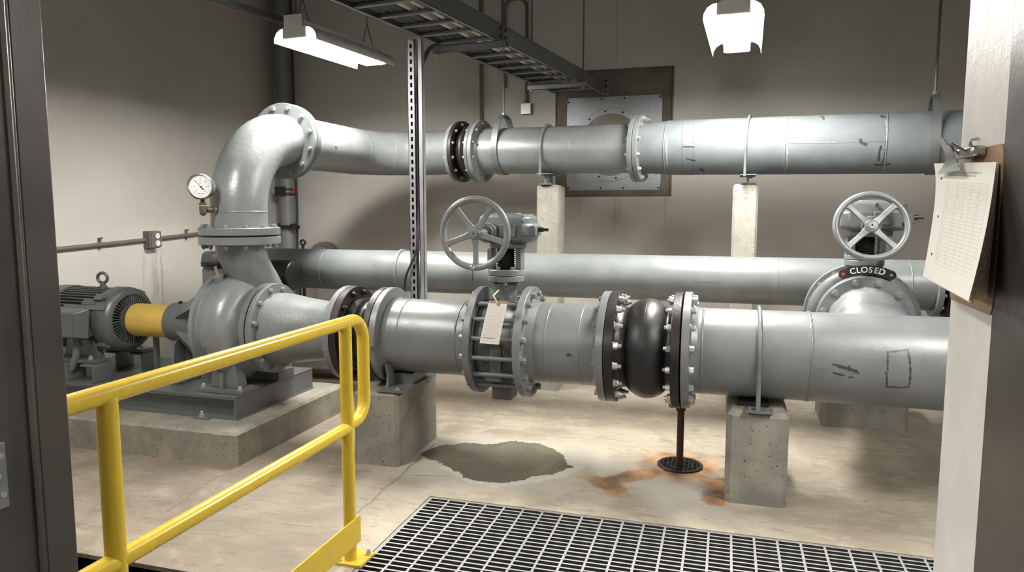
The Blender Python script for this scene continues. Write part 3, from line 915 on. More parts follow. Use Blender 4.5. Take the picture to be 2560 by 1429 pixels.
# tee branch, going back to the closed valve
BX, BZ, BR = .765, .905, .205
V2Y = 4.47                                        # front flange face of the closed valve
def tee(i, j):
    a = 2 * PI * i / 64; u = j / 9
    f_ = (1 - u) ** 2
    cc_ = math.cos(a)
    k_ = u * u * (3 - 2 * u)
    rx = BR + (.16 * f_ if cc_ > 0 else .05 * f_)
    return Vector((BX + rx * cc_, FY + (V2Y - .02 - FY) * u, RZ + .02 + (BZ - RZ - .02) * k_ + (BR + .01 * f_) * math.sin(a)))
part('tee_branch', MB().grid(tee, 64, 10, True), M['grey_m'], t, sm=60)
flange(t, (BX, V2Y - GAP, BZ), (0, -1, 0), BR - .03, .262, .036, M['grey'])
bolts(t, (BX, V2Y - GAP - .036, BZ), (0, -1, 0), .233, 12, M['bolt'], .019, .014, phase=.5)
weld(t, (BX, V2Y - .19, BZ), (0, 1, 0), BR, .004)
# --- strap over this pipe
t = thing('pipe_strap', 'round bar strap bent over the large pipe, bolted to the pitted pedestal', 'pipe strap', (.17, FY - .25, .5))
sx = FX(1894, 890); sr = RR + .013
pl = [(sx, FY - sr, .51)]
for k in range(25):
    a = PI - PI * k / 24
    pl.append((sx, FY + sr * math.cos(a), RZ + sr * math.sin(a)))
pl.append((sx, FY + sr, .51))
part('u_bolt', MB().tube(pl, .0115, 14), M['grey'], t)
sp_ = part('foot_plate', MB().span((sx - .065, FY - sr - .03, .4985), (sx + .075, FY - sr + .06, .510)), M['frame_grey'], t, bevel=.002)
bolt_at((sx + .05, FY - sr + .01, .510), (0, 0, 1), .010, .006, 0, M['strut'], sp_)
bolt_at((sx - .04, FY - sr + .01, .510), (0, 0, 1), .010, .006, 0, M['strut'], sp_)
part('saddle', MB().span((sx - .10, FY - .14, .4985), (sx + .06, FY + .14, RZ - RR - .002)), M['dkflange'], t)

# ================================================================== CLOSED VALVE + HEADER
t = thing('closed_valve', 'grey valve with four spoke handwheel and CLOSED plate above the right pipe tee', 'valve', (BX, V2Y, BZ - .3))
VB = V2Y + .26
hb = MB().ring(ax((BX, V2Y, BZ), (0, 1, 0)), .16, .262, .03, 64)
hb.lathe([(.262, .028), (.288, .034), (.306, .055), (.306, .09), (.290, .115), (.255, .13), (.25, .20), (.25, VB - V2Y)], ax((BX, V2Y, BZ), (0, 1, 0)), 64)
part('valve_body', hb, M['grey_dk'], t, sm=40)
flange(t, (BX, VB - .005, BZ + .012), (0, 1, 0), .15, .300, .034, M['grey'])
bolts(t, (BX, VB - .005, BZ + .012), (0, -1, 0), .270, 16, M['bolt'], .0155, .012, phase=.3)
nz = BZ + .305
ny = V2Y + .10
part('neck', MB().lathe([(.09, 0), (.075, .04), (.09, .055)], Matrix.Translation((BX, ny, nz - .045)), 28), M['grey_dk'], t)
gz0 = nz + .012
part('bonnet_flange', MB().ring(Matrix.Translation((BX, ny, gz0)), .03, .107, .032, 48).ring(Matrix.Translation((BX, ny, gz0 + .034)), .03, .107, .026, 48), M['grey'], t)
bolts(t, (BX, ny, gz0), (0, 0, -1), .088, 6, M['bolt'], .012, .012, phase=.25)
zz0 = gz0 + .061; zz1 = zz0 + .105
part('stem_bellows', MB().lathe([(.052 + .006 * math.cos(k * PI), zz0 + (zz1 - zz0 - .002) * k / 16) for k in range(17)], Matrix.Translation((BX, ny, 0)), 28), M['black'], t)
for sx in (-1, 1):
    part('yoke_leg', MB().span((BX + sx * .085 - .016, ny - .045, zz0), (BX + sx * .085 + .016, ny + .045, zz1)), M['grey_dk'], t, bevel=.005)
WC2 = ony(2179, 565, ny - .26)
gearbox(t, BX + .03, ny, zz1, .35, .24, BX + .005, Vector((WC2.x, WC2.y, WC2.z)), R_(-17), 4, .197, PI / 4, M['grey_dk'])
# --- CLOSED plate
py_ = V2Y - .012
tp = thing('closed_plate', 'small curved black plate with white letters reading CLOSED on the valve rim', 'sign', (BX, py_, BZ + .29))
Rm = .298
plate = MB()
a0_, a1_ = R_(90 - 24.5), R_(90 + 24.5)
seg_n = 24; outl = []
hw = .026
for k in range(seg_n + 1):
    a = a0_ + (a1_ - a0_) * k / seg_n; outl.append(((Rm + hw) * math.cos(a), (Rm + hw) * math.sin(a)))
for k in range(1, 8):
    b = a1_ + PI * k / 8; outl.append((Rm * math.cos(a1_) + hw * math.cos(b), Rm * math.sin(a1_) + hw * math.sin(b)))
for k in range(seg_n + 1):
    a = a1_ + (a0_ - a1_) * k / seg_n; outl.append(((Rm - hw) * math.cos(a), (Rm - hw) * math.sin(a)))
for k in range(1, 8):
    b = a0_ + PI + PI * k / 8; outl.append((Rm * math.cos(a0_) + hw * math.cos(b), Rm * math.sin(a0_) + hw * math.sin(b)))
Mp = Matrix(((1, 0, 0, BX), (0, 0, -1, py_), (0, 1, 0, BZ), (0, 0, 0, 1)))
pm = NT('sign_black'); ppx = pm.sep()
cc = pm.mix(pm.step(pm.math('ADD', ppx[0], pm.math('MULTIPLY', pm.noise(25, 4), .03)), BX - .105, BX - .075, 1, 0), (.012, .012, .013), (.075, .018, .014))
M['signblack'] = pm.out(cc, .35)
part('plate', MB().prism(outl, .005, Mp), M['signblack'], tp)
lt = MB()
ang = {0: 14.6, 1: 8.9, 2: 3.0, 3: -3.2, 4: -8.9, 5: -14.6}
for i, ch in enumerate('CLOSED'):
    a = R_(90 + ang[i])
    lt2 = text_mb(ch, .046, .0006, Mp @ Matrix.Translation((Rm * math.cos(a), Rm * math.sin(a), .0057)) @ Matrix.Rotation(a - PI / 2, 4, 'Z'), bold=.0008)
    lt.add(lt2.v, lt2.f)
part('lettering', lt, M['white'], tp)
for a in (a0_, a1_):
    part('screw', MB().lathe([(.0085, .005), (.007, .008), (1e-6, .009)], Mp @ Matrix.Translation((Rm * math.cos(a), Rm * math.sin(a), 0)), 16), M['strut'] if a == a0_ else plain('rusty_screw', (.3, .13, .09), .5), tp)

# --- header pipe in the middle distance
HY, HZ, HR = 5.2, 1.055, .162
def H2(px, py): q = cyl_pt(px, py, HY, HZ, HR); return (q.x, q.z)
hm = [(*H2(1735, 704), *H2(1800, 707), .004), (*H2(2213, 668), *H2(2255, 700), .006), (*H2(936, 660), *H2(936, 668), .004), (*H2(2285, 745), *H2(2300, 752), .003)]
M['grey_h'] = paint('grey_enamel_header', GREY, .37, strokes=[(hm, (.07, .05, .05), .85)])
t = thing('header_pipe', 'long grey header pipe running behind the valves, from the pump to the right jamb', 'pipe', (-1, HY, HZ - .2))
HX0, HX1 = ony(600, 660, HY).x, ony(2340, 720, HY).x
part('pipe', MB().cyl((HX0, HY, HZ), (HX1, HY, HZ), HR, 56), M['grey_h'], t)
for px in (823, 1940, 2268): weld(t, (ony(px, 690, HY).x, HY, HZ), XP, HR, .004)
part('band', MB().ring(ax((ony(1003, 672, HY).x, HY, HZ), XP), HR - .005, HR + .012, .03, 56), M['grey'], t)
part('tee_branch', MB().tube([(BX, VB + .033, BZ + .012), (BX, VB + .10, BZ + .012), (BX, HY - .05, HZ - .03)], [.225, .22, .15], 48), M['grey'], t)
flange(t, (HX1 - .03, HY, HZ), XP, HR - .01, HR + .04, .035, M['grey'])
bolts(t, (HX1 + .005, HY, HZ), XP, HR + .02, 12, M['bolt'], .011, .010)
part('pipe_stand', MB().span((.96, 5.445, .421), (1.04, 5.52, HZ + .04)).span((.93, 5.442, .4205), (1.07, 5.60, .43)).span((.96, HY + HR - .02, HZ - .04), (1.04, 5.45, HZ + .04)), M['frame_grey'], t)
part('pipe_stand', MB().span((-2.65, HY - .06, 0), (-2.57, HY + .06, HZ - HR + .01)).span((-2.69, HY - .12, 0), (-2.53, HY + .12, .015)), M['frame_grey'], t)
part('end_coupling', MB().lathe([(HR - .02, 0), (HR + .045, .002), (HR + .045, .05), (HR, .06), (HR, .45)], ax((HX1 + .025, HY, HZ), XP), 48), M['rubber'], t, 'dark end coupling')
# black sleeve behind the pump
sy = 4.87
q0, q1 = ony(600, 690, sy), ony(738, 688, sy)
t = thing('sleeve_pipe', 'thick black rubber sleeve on a short pipe tucked behind the pump outlet', 'pipe sleeve', ((q0.x + q1.x) / 2, sy, 0))
part('sleeve', MB().lathe([(.085, -.004), (.112, 0), (.118, .008), (.118, q1.x - q0.x - .008), (.112, q1.x - q0.x), (.09, q1.x - q0.x + .004)], ax((q0.x, sy, q1.z), XP), 40), M['rubber'], t)
part('stand', MB().cyl((q1.x - .08, sy, 0), (q1.x - .08, sy, q1.z - .11), .02, 12), M['frame_grey'], t)

# ================================================================== PUMP
PX = -3.10
PB = MB().span((0, 0, 0), (0, 0, 0))
# base frame
bx0, bx1, by0, by1 = -4.72, -2.955, 3.775, 4.66
bz0, bz1 = PADZ, .358
t = thing('base_frame', 'grey channel steel base frame on the concrete pad under pump and motor', 'base frame', ((bx0 + bx1) / 2, (by0 + by1) / 2, bz0))
mb = MB().span((bx0, by0, bz1 - .010), (bx1, by1, bz1))
part('deck_plate', mb, M['frame_grey'], t, bevel=.002)
for yy, s in ((by0, 1), (by1, -1)):
    ch = MB().span((bx0, yy, bz0), (bx1 - .012, yy + s * .07, bz0 + .010)).span((bx0, yy + s * .062, bz0 + .01), (bx1 - .012, yy + s * .07, bz1 - .0105)).span((bx0, yy + s * .002, bz1 - .02), (bx1 - .012, yy + s * .062, bz1 - .0105))
    part('channel', ch, M['frame_grey'], t)
part('end_plate', MB().span((bx1 - .0115, by0, bz0), (bx1 - .001, by1, bz1 - .0105)).span((bx1 - .001, by0, bz0), (bx1 + .012, by1, bz0 + .008)), M['frame_grey'], t)
aq = onz(512, 1043, PADZ)
an = part('anchor_lug', MB().span((aq.x - .06, by0 - .035, bz0 + .001), (aq.x + .06, by0 - .001, bz0 + .012)), M['strut'], t, bevel=.004)
bolt_at((aq.x, by0 - .018, bz0 + .012), (0, 0, 1), .017, .017, .018, M['zinc'], an)

PZ = FZ + .005
t = thing('pump', 'large grey centrifugal pump casing on the base frame, outlet flange pointing up', 'pump', (PX, FY, bz1))
# volute: a spiral bulge swept about the shaft axis
xr = -3.285
prof = [(.12, 0), (.325, .0), (.345, .006), (.345, .034), (.322, .040), (.318, .062), (.330, .10), (.338, .15), (.334, .20), (.315, .245), (.28, .28), (.245, .30), (.228, .32), (.222, .342), (.21, .356), (.198, .366), (.19, f_l - xr - .02)]
def vol(i, j):
    a = 2 * PI * i / 96
    r, h = prof[j]
    k = ((a / (2 * PI)) + .25) % 1.0
    w = max(0, min(1, (h - .06) / .08)) * max(0, min(1, (.30 - h) / .06))
    r2 = r * (1 + w * (.10 * k - .03))
    return Vector((xr + h, FY + r2 * math.cos(a), PZ + r2 * math.sin(a)))
DXc, DY = -3.085, 4.055
cas = MB().grid(vol, 96, len(prof), True)
# outlet neck leaning back into the volute
st_ = [((DXc, DY + o_, z_), rx_, ry_) for z_, o_, rx_, ry_ in ((1.318, 0, .158, .160), (1.27, .008, .156, .163), (1.22, .03, .152, .172), (1.16, .07, .146, .182), (1.09, .125, .140, .194), (1.02, .175, .134, .202), (.94, .21, .128, .205), (.82, .21, .118, .20), (.70, .19, .11, .19))]
def neck(i, j):
    a = 2 * PI * i / 48
    c_, rx, ry = st_[j]
    return Vector((c_[0] + rx * math.cos(a), c_[1] + ry * math.sin(a), c_[2]))
cas.grid(neck, 48, len(st_), True)
cs = part('casing', cas, M['grey_cast'], t, sm=50)
vb = Vector((-3.19, FY - .125, PZ + .285)); vd_ = Vector((-.05, -.28, 1)).normalized()
part('vent_boss', MB().cyl(vb - vd_ * .06, vb + vd_ * .052, .028, 20, .033).cyl(vb + vd_ * .052, vb + vd_ * .064, .034, 20), M['grey_cast'], cs)
part('vent_plug', MB().cyl(vb + vd_ * .064, vb + vd_ * .13, .010, 12), M['zinc'], cs)
bolt_at((xr + .115, FY - .332 * math.cos(.25), PZ - .332 * math.sin(.25)), (0, -1, -.25), .012, .014, 0, M['grey_cast'], cs)
flange(t, (f_l - .010, FY, FZ), XN, .18, .297, .036, M['grey'], 'inlet_flange')
bolts(t, (f_l - .046, FY, FZ), XN, .262, 12, M['bolt'], .0155, .015, .006)
OF = 1.372                                        # joint of the outlet flanges
flange(t, (DXc, DY, OF - .006), (0, 0, -1), .14, .256, .050, M['grey'], 'outlet_flange')
bolts(t, (DXc, DY, OF - .056), (0, 0, -1), .225, 12, M['bolt'], .0165, .016, .012)
ftm = MB().span((PX - .19, FY - .275, bz1 + .001), (PX + .16, FY - .10, bz1 + .028))
ftm.prism([(-.11, 0), (.11, 0), (.07, .22), (-.07, .22)], .09, Matrix(((1, 0, 0, PX - .01), (0, 0, 1, FY - .23), (0, 1, 0, bz1 + .028), (0, 0, 0, 1))))
ftm.span((PX - .025, FY - .262, bz1 + .028), (PX + .005, FY - .18, bz1 + .13))
part('foot', MB().span((PX - .12, FY + .12, bz1 + .001), (PX + .16, FY + .30, bz1 + .06)).span((PX - .08, FY + .14, bz1 + .06), (PX + .08, FY + .22, bz1 + .2)), M['frame_grey'], t)
fo = part('foot', ftm, M['frame_grey'], t, bevel=.003)
for px_ in (-.155, .125): bolt_at((PX + px_, FY - .25, bz1 + .028), (0, 0, 1), .015, .014, .008, M['zinc'], fo)
# bearing housing
bh = MB().lathe([(.06, -.003), (.122, 0), (.134, .008), (.138, .06), (.146, .14), (.156, .20), (.156, .24), (.12, .242)], ax((-3.685, FY, PZ), XP), 48)
for k in range(5):
    a = R_(90 + 72 * k - 20)
    Mx = ax((-3.55, FY, PZ), XP)
    c_, s_ = math.cos(a), math.sin(a)
    w = .05
    vs = []
    for h, r_in, r_out in ((0, .10, .150), (.250, .13, .305)):
        for u in (-w, w):
            for rr_ in (r_in, r_out): vs.append(Mx @ Vector((rr_ * c_ - u * s_, rr_ * s_ + u * c_, h)))
    bh.add(vs, [(0, 1, 3, 2), (4, 6, 7, 5), (0, 4, 5, 1), (2, 3, 7, 6), (0, 2, 6, 4), (1, 5, 7, 3)])
bhp = part('bearing_housing', bh, M['grey_dk'], t, bevel=.003)
part('shaft_seal', MB().cyl((-3.442, FY, PZ), (xr - .001, FY, PZ), .075, 24), M['dkflange'], t)
part('cast_lettering', text_mb('2F1', .035, .003, ax((-3.50, FY - .149, PZ + .0), (0, -1, 0))), M['grey_dk'], bhp)
bolt_at((-3.60, FY - .03, PZ + .134), (0, 0, 1), .014, .010, 0, M['black'], bhp)
lg = MB().prism([(-.10, 0), (.10, 0), (.085, .17), (.055, .27), (-.03, .30), (-.06, .26)], .012, Matrix(((0, 0, 1, -3.60), (1, 0, 0, FY - .06), (0, 1, 0, bz1 + .001), (0, 0, 0, 1))))
lg.span((-3.63, FY - .17, bz1 + .001), (-3.54, FY + .07, bz1 + .010)).span((-3.60, FY - .02, bz1 + .01), (-3.54, FY - .008, bz1 + .27))
part('support_leg', lg, M['grey_dk'], t)
bolts(t, (xr - .0005, FY, PZ), XN, .30, 12, M['bolt'], .014, .014)

# coupling guard
t = thing('coupling_guard', 'yellow drum shaped guard over the coupling between motor and pump', 'guard', (-3.85, FY, PZ - .12))
part('shell', MB().lathe([(.112, 0), (.1155, 0), (.1155, .315), (.112, .315)], ax((-4.005, FY, PZ), XP), 56, True), M['guard'], t)
part('coupling_end', MB().lathe([(.03, .001), (.108, .001), (.108, .300), (.03, .300)], ax((-4.005, FY, PZ), XP), 40, True), plain('rust_dark', (.05, .032, .022), .7), t)
part('bracket', MB().span((-3.93, FY + .0, bz1 + .001), (-3.87, FY + .10, bz1 + .012)).span((-3.91, FY + .03, bz1 + .012), (-3.89, FY + .07, PZ - .105)), M['frame_grey'], t)

# motor
MX0, MX1 = -4.66, -4.045
MR = .228
t = thing('motor', 'dark grey finned electric motor with lifting eye on the base frame', 'motor', ((MX0 + MX1) / 2, FY, bz1))
core = MB().cyl((MX0 + .10, FY, PZ), (MX1 - .12, FY, PZ), MR - .045, 56)
stt = part('stator', core, M['motor'], t)
fin = MB()
for k in range(44):
    a = R_(-55 + 290 * k / 43)
    if -.30 < math.sin(a) < .42 and math.cos(a) < -.6 and False: continue
    c_, s_ = math.cos(a), math.sin(a)
    Mx = Matrix(((1, 0, 0, 0), (0, c_, -s_, FY), (0, s_, c_, PZ), (0, 0, 0, 1)))
    fin.prism([(MX0 + .10, MR - .05), (MX1 - .11, MR - .05), (MX1 - .13, MR - .008), (MX0 + .10, MR - .004)], .0055, Mx)
part('cooling_fins', fin, M['motor'], stt, sm=20)
fc = MB().lathe([(.10, 0), (MR - .035, .0), (MR - .012, .012), (MR + .002, .03), (MR + .002, .13), (MR - .02, .131)], ax((MX0 - .03, FY, PZ), XP), 56)
part('fan_cover', fc, M['motor'], t)
be = MB().lathe([(MR - .04, -.155), (MR - .006, -.15), (MR + .003, -.13), (MR + .003, -.05), (MR - .008, -.022), (MR - .030, -.004), (MR - .048, .0), (MR - .054, -.006), (MR - .057, -.04), (.11, -.04), (.108, .0), (.095, .004), (.04, .006)], ax((MX1, FY, PZ), XP), 64)
bell = part('end_bell', be, M['motor'], t)
rb = MB()
for k in range(48):
    a = 2 * PI * k / 48
    c_, s_ = math.cos(a), math.sin(a)
    big = k % 12 == 0
    w = .006 if big else .0028
    Mx = ax((MX1 - .035, FY, PZ), XP)
    rb.box((0, 0, 0), (.070, w * 2, .034), Mx @ Matrix.Rotation(a, 4, 'Z') @ Matrix.Translation((.140, 0, .015)))
part('vent_ribs', rb, M['motor'], bell, sm=20)
for a in (R_(135), R_(45), R_(225), R_(-45)):
    Mx = ax((MX1 - .14, FY, PZ), XP) @ Matrix.Rotation(a, 4, 'Z')
    lug = MB().box((MR + .006, 0, .03), (.04, .05, .07), Mx)
    lo = part('lug', lug, M['motor'], bell, bevel=.004)
    bolt_at(Mx @ Vector((MR + .012, 0, .066)), XP, .013, .018, 0, M['motor'], lo)
ex = ony(255, 672, FY).x
ey = MB().torus(ax((ex, FY, PZ + MR + .062), (.25, -1, 0)), .036, .011, 32, 10).cyl((ex, FY, PZ + MR - .02), (ex, FY, PZ + MR + .026), .018, 16).cyl((ex, FY, PZ + MR - .012), (ex, FY, PZ + MR + .005), .028, 16)
part('lifting_eye', ey, M['motor'], t)
npq = R_(38)
Mx = Matrix(((1, 0, 0, ony(218, 725, FY).x), (0, -math.sin(npq), -math.cos(npq), FY - (MR + .004) * math.cos(npq)), (0, math.cos(npq) * -1 * -1, math.sin(npq) * 1, PZ + (MR + .004) * math.sin(npq)), (0, 0, 0, 1)))
Mx = ax((ony(228, 724, FY - .16).x, FY - (MR + .003) * math.cos(npq), PZ + (MR + .003) * math.sin(npq)), (0, -math.cos(npq), math.sin(npq)))
part('nameplate', MB().box((0, 0, 0), (.11, .05, .006), Mx), plain('nameplate_metal', (.15, .145, .12), .4, .5, 1, 80), t, bevel=.002)
part('ledge', MB().box((-.02, -.045, -.004), (.36, .035, .012), Mx), M['motor'], stt)
# terminal box on the near side
jx0, jx1 = ony(60, 790, FY - .30).x, ony(233, 790, FY - .19).x
jb = MB().span((jx0, FY - .27, PZ - .10), (jx1, FY - .19, PZ + .105))
jbo = part('terminal_box', jb, M['motor'], t, bevel=.010)
cv = MB()
cr_ = ony(226, 790, FY - .272).x
l0 = [(jx0, FY - .272, PZ - .105), (cr_ - .02, FY - .272, PZ - .105), (cr_, FY - .272, PZ + .112), (jx0, FY - .272, PZ + .112)]
l1 = [(jx0, FY - .35, PZ - .085), (cr_ - .085, FY - .35, PZ - .085), (cr_ - .060, FY - .35, PZ + .085), (jx0, FY - .35, PZ + .085)]
cv.add(l0 + l1, [(0, 1, 2, 3), (4, 7, 6, 5), (0, 4, 5, 1), (1, 5, 6, 2), (2, 6, 7, 3), (3, 7, 4, 0)])
part('cover', cv, M['motor'], jbo, bevel=.010)
cq = ony(190, 850, FY - .25)
cdt = path([(cq.x, FY - .25, PZ - .10), (cq.x, FY - .25, PZ - .22), (cq.x - .06, FY - .25, bz1 + .06), (cq.x - .22, FY - .25, bz1 + .03)], [.10, .08])
part('conduit', MB().tube(cdt, .024, 14), M['strut'], jbo)
part('conduit_fitting', MB().cyl((cq.x, FY - .25, PZ - .165), (cq.x, FY - .25, PZ - .10), .034, 16).cyl((cq.x, FY - .25, PZ - .165), (cq.x, FY - .25, PZ - .150), .038, 8), M['motor'], jbo)
# feet and the channel risers
FTZ = PZ - MR - .005
for sy_ in (-1, 1):
    fm = MB().span((MX0 + .12, FY + sy_ * .15, bz1 + .126), (MX1 - .08, FY + sy_ * .255, bz1 + .150))
    fm.prism([(MX0 + .16, bz1 + .15), (MX1 - .14, bz1 + .15), (MX1 - .20, PZ - .10), (MX0 + .20, PZ - .10)], .05, Matrix(((1, 0, 0, 0), (0, 0, 1, FY + sy_ * .17 - (.05 if sy_ > 0 else 0)), (0, 1, 0, 0), (0, 0, 0, 1))))
    fo = part('foot', fm, M['motor'], t, bevel=.003)
    bolt_at((MX1 - .16, FY + sy_ * .225, bz1 + .150), (0, 0, 1), .014, .012, .012, M['zinc'], fo)
    for xx in (MX1 - .13, MX0 + .25):
        rs = MB().prism([(0, 0), (0, .118), (-.006, .124), (-.115, .124), (-.115, .110), (-.014, .110), (-.014, 0)], .16, Matrix(((1, 0, 0, xx + .06), (0, 0, 1, FY + sy_ * .215 - .08), (0, 1, 0, bz1 + .001), (0, 0, 0, 1))))
        part('riser', rs, M['frame_grey'], t, bevel=.003)

# ================================================================== UPPER LINE
# pump discharge elbow
t = thing('discharge_elbow', 'shiny grey pipe elbow on top of the pump, turning back to the upper pipe', 'pipe elbow', (DXc, DY, OF))
ER = .50
EY, EZ = 4.60, UZ                                   # mating face of the far flange
pl = [Vector((DXc, DY, OF + .02)), Vector((DXc, DY, OF + .08))]
arc = bend((DXc, DY, OF), (DXc, DY, EZ), (DXc, EY + .4, EZ), min(EY - DY - .04, ER), 18)
pl += arc + [Vector((DXc, EY - .02, EZ))]
rs = [.178, .178] + [.178 + .006 * i / 18 for i in range(19)] + [.184]
part('body', MB().tube(pl, rs, 56), M['grey_cast'], t, sm=60)
flange(t, (DXc, DY, OF + .004), (0, 0, 1), .16, .256, .048, M['grey'], hub=.0)
bolts(t, (DXc, DY, OF + .052), (0, 0, 1), .225, 12, M['bolt'], .0165, .015)
part('gasket', MB().ring(Matrix.Translation((DXc, DY, OF - .0055)), .16, .235, .0095, 48, ch=.0005), M['black'], t)
flange(t, (DXc, EY, EZ), (0, -1, 0), .18, .268, .036, M['grey'])
bolts(t, (DXc, EY - .036, EZ), (0, -1, 0), .235, 12, M['bolt'], .017, .015)
weld(t, (DXc, DY, OF + .155), (0, 0, 1), .178, .005)
weld(t, (DXc, EY - .06, EZ), (0, 1, 0), .184, .004)
part('gasket', MB().ring(ax((DXc, EY + .001, EZ), (0, 1, 0)), .17, .225, .012, 48, ch=.001), M['black'], t)
# first upper spool: runs back, then turns right
u0 = FX(0) * 0 - 2.275
e0 = UPt(u0)
t = thing('pipe_spool', 'grey upper pipe leaving the elbow, curving behind the slotted channel post', 'pipe', (DXc + .2, 5.4, UZ - .2))
cor = Vector((DXc, UPt(DXc).y, UZ + .005))
pl = [Vector((DXc, EY + .02, EZ))] + bend((DXc, EY, EZ), cor, e0, .52, 16) + [e0 - UD * .02]
part('pipe', MB().tube(pl, .193, 56), M['grey'], t, sm=60)
flange(t, (DXc, EY + .014, EZ), (0, 1, 0), .18, .268, .040, M['grey_dk'], hub=.03)  # darker grey paints in the shade on this flange
bolts(t, (DXc, EY + .054, EZ), (0, 1, 0), .235, 12, M['bolt'], .017, .015)
flange(t, e0, -UD, .18, .266, .034, M['grey'])
bolts(t, e0 - UD * .034, -UD, .236, 12, M['zinc'], .013, .013)
b_ = bend((DXc, EY, EZ), cor, e0, .52, 16)
weld(t, b_[0], (0, 1, 0), .193, .004); weld(t, b_[8], (b_[9] - b_[7]), .193, .004); weld(t, b_[16], UD, .193, .004)
weld(t, (DXc, EY + .11, EZ), (0, 1, 0), .193, .004)
part('clip', MB().box((DXc + .193, 4.98, EZ + .0), (.008, .035, .02)), M['zinc'], t)
# small bellows
f2 = UPt(-2.085)
t = thing('rubber_joint', 'black rubber joint between two close flanges on the upper pipe', 'pipe joint', (-2.18, e0.y, UZ - .27))
j0, j1 = e0 + UD * .003, f2 - UD * .003
lj = (j1 - j0).length
flange(t, j0, UD, .17, .266, .030, M['dkflange']); flange(t, j1, -UD, .17, .266, .030, M['grey_dk'])  # shade on these flange faces put into their dark colours
part('bellows', MB().lathe([(.19, .028), (.195, lj * .3), (.222, lj * .42), (.228, lj * .5), (.222, lj * .58), (.195, lj * .7), (.19, lj - .028)], ax(j0, UD), 56), M['rubber'], t, sm=60)
bolts(t, j0 + UD * .03, UD, .236, 12, M['strut'], .013, .012, .006); bolts(t, j1 - UD * .03, -UD, .236, 12, M['zinc'], .013, .012, .01)
# second upper spool
f3 = UPt(-.690)
t = thing('pipe_spool', 'grey upper pipe with strap hanger, between the rubber joint and the galvanised wall plate', 'pipe', (-1.4, 5.95, UZ - .25))
part('pipe', MB().cyl(f2 + UD * .02, f3 - UD * .02, .194, 56), M['grey'], t)
flange(t, f2, UD, .18, .268, .036, M['grey'], hub=.03)
bolts(t, f2 + UD * .036, UD, .238, 12, M['bolt'], .0145, .014)
flange(t, f3, -UD, .18, .262, .036, M['grey'])
bolts(t, f3 - UD * .036, -UD, .235, 12, M['zinc'], .0125, .012)
weld(t, UPt(ony(1440, 372, 5.9).x), UD, .194, .003)
# third upper spool
f4 = f3 + UD * .004
def U2(px, py):
    d = ray(px, py); X = ony(px, py, 5.55).x; c_ = UPt(X)
    q = cyl_pt(px, py, c_.y, c_.z, .207); return (q.x, q.z)
def UL(pts, w):
    q = [U2(*p) for p in pts]
    return [(*q[i], *q[i + 1], w) for i in range(len(q) - 1)]
dark = UL([(2051, 291), (2058, 293), (2059, 298)], .006) + UL([(2151, 350), (2155, 358), (2166, 361)], .010) + UL([(2204, 290), (2210, 293)], .008) + UL([(2217, 350), (2214, 380), (2208, 405)], .007) + UL([(2203, 365), (2198, 380), (2196, 400)], .006) + UL([(2190, 412), (2222, 411)], .006) + UL([(1716, 396), (1728, 400), (1738, 402)], .004) + UL([(1752, 421), (1758, 427)], .008) + UL([(1708, 367), (1735, 367)], .005)
lines = UL([(1970, 359), (2080, 358), (2210, 353)], .0035) + UL([(1708, 300), (1707, 430)], .003) + UL([(1736, 300), (1735, 432)], .003) + UL([(1710, 301), (1740, 300)], .003)
pale = UL([(1710, 350), (1736, 350)], .010) + UL([(1712, 358), (1734, 362)], .007) + UL([(1737, 325), (1738, 345)], .005) + UL([(1968, 355), (1966, 420)], .007) + UL([(1667, 340), (1668, 415)], .008) + UL([(1975, 356), (2090, 355)], .003) + UL([(2214, 300), (2219, 330)], .007)
M['grey_u'] = paint('grey_enamel_patched', (.150, .170, .180), .56, dirt=.25, spec=.3, strokes=[(pale, (.38, .39, .385), .55), (lines, (.08, .075, .07), .75), ([q[:4] + (q[4] * 1.5,) for q in dark], (.03, .027, .025), .92)])
t = thing('pipe_spool', 'grey upper pipe on the right with chipped paint, weld lines and a tape patch', 'pipe', (.4, 5.7, UZ - .25))
part('pipe', MB().tube([f4 + UD * .02, f4 + UD * .10, f4 + UD * .28, UPt(1.85)], [.198, .199, .209, .209], 60), M['grey_u'], t)
flange(t, f4, UD, .185, .262, .038, M['grey'])
bolts(t, f4 + UD * .038, UD, .236, 12, M['zinc'], .0145, .014, .006)
for px in (1667, 1970, 2214): weld(t, UPt(ony(px, 365, 5.6).x), UD, .209, .005)
part('tape_patch', MB().lathe([(.2095, 0), (.2108, .0005), (.2108, .085), (.2095, .0855)], ax(UPt(ony(1707, 365, 5.72).x), UD), 60), M['grey_u'], t)

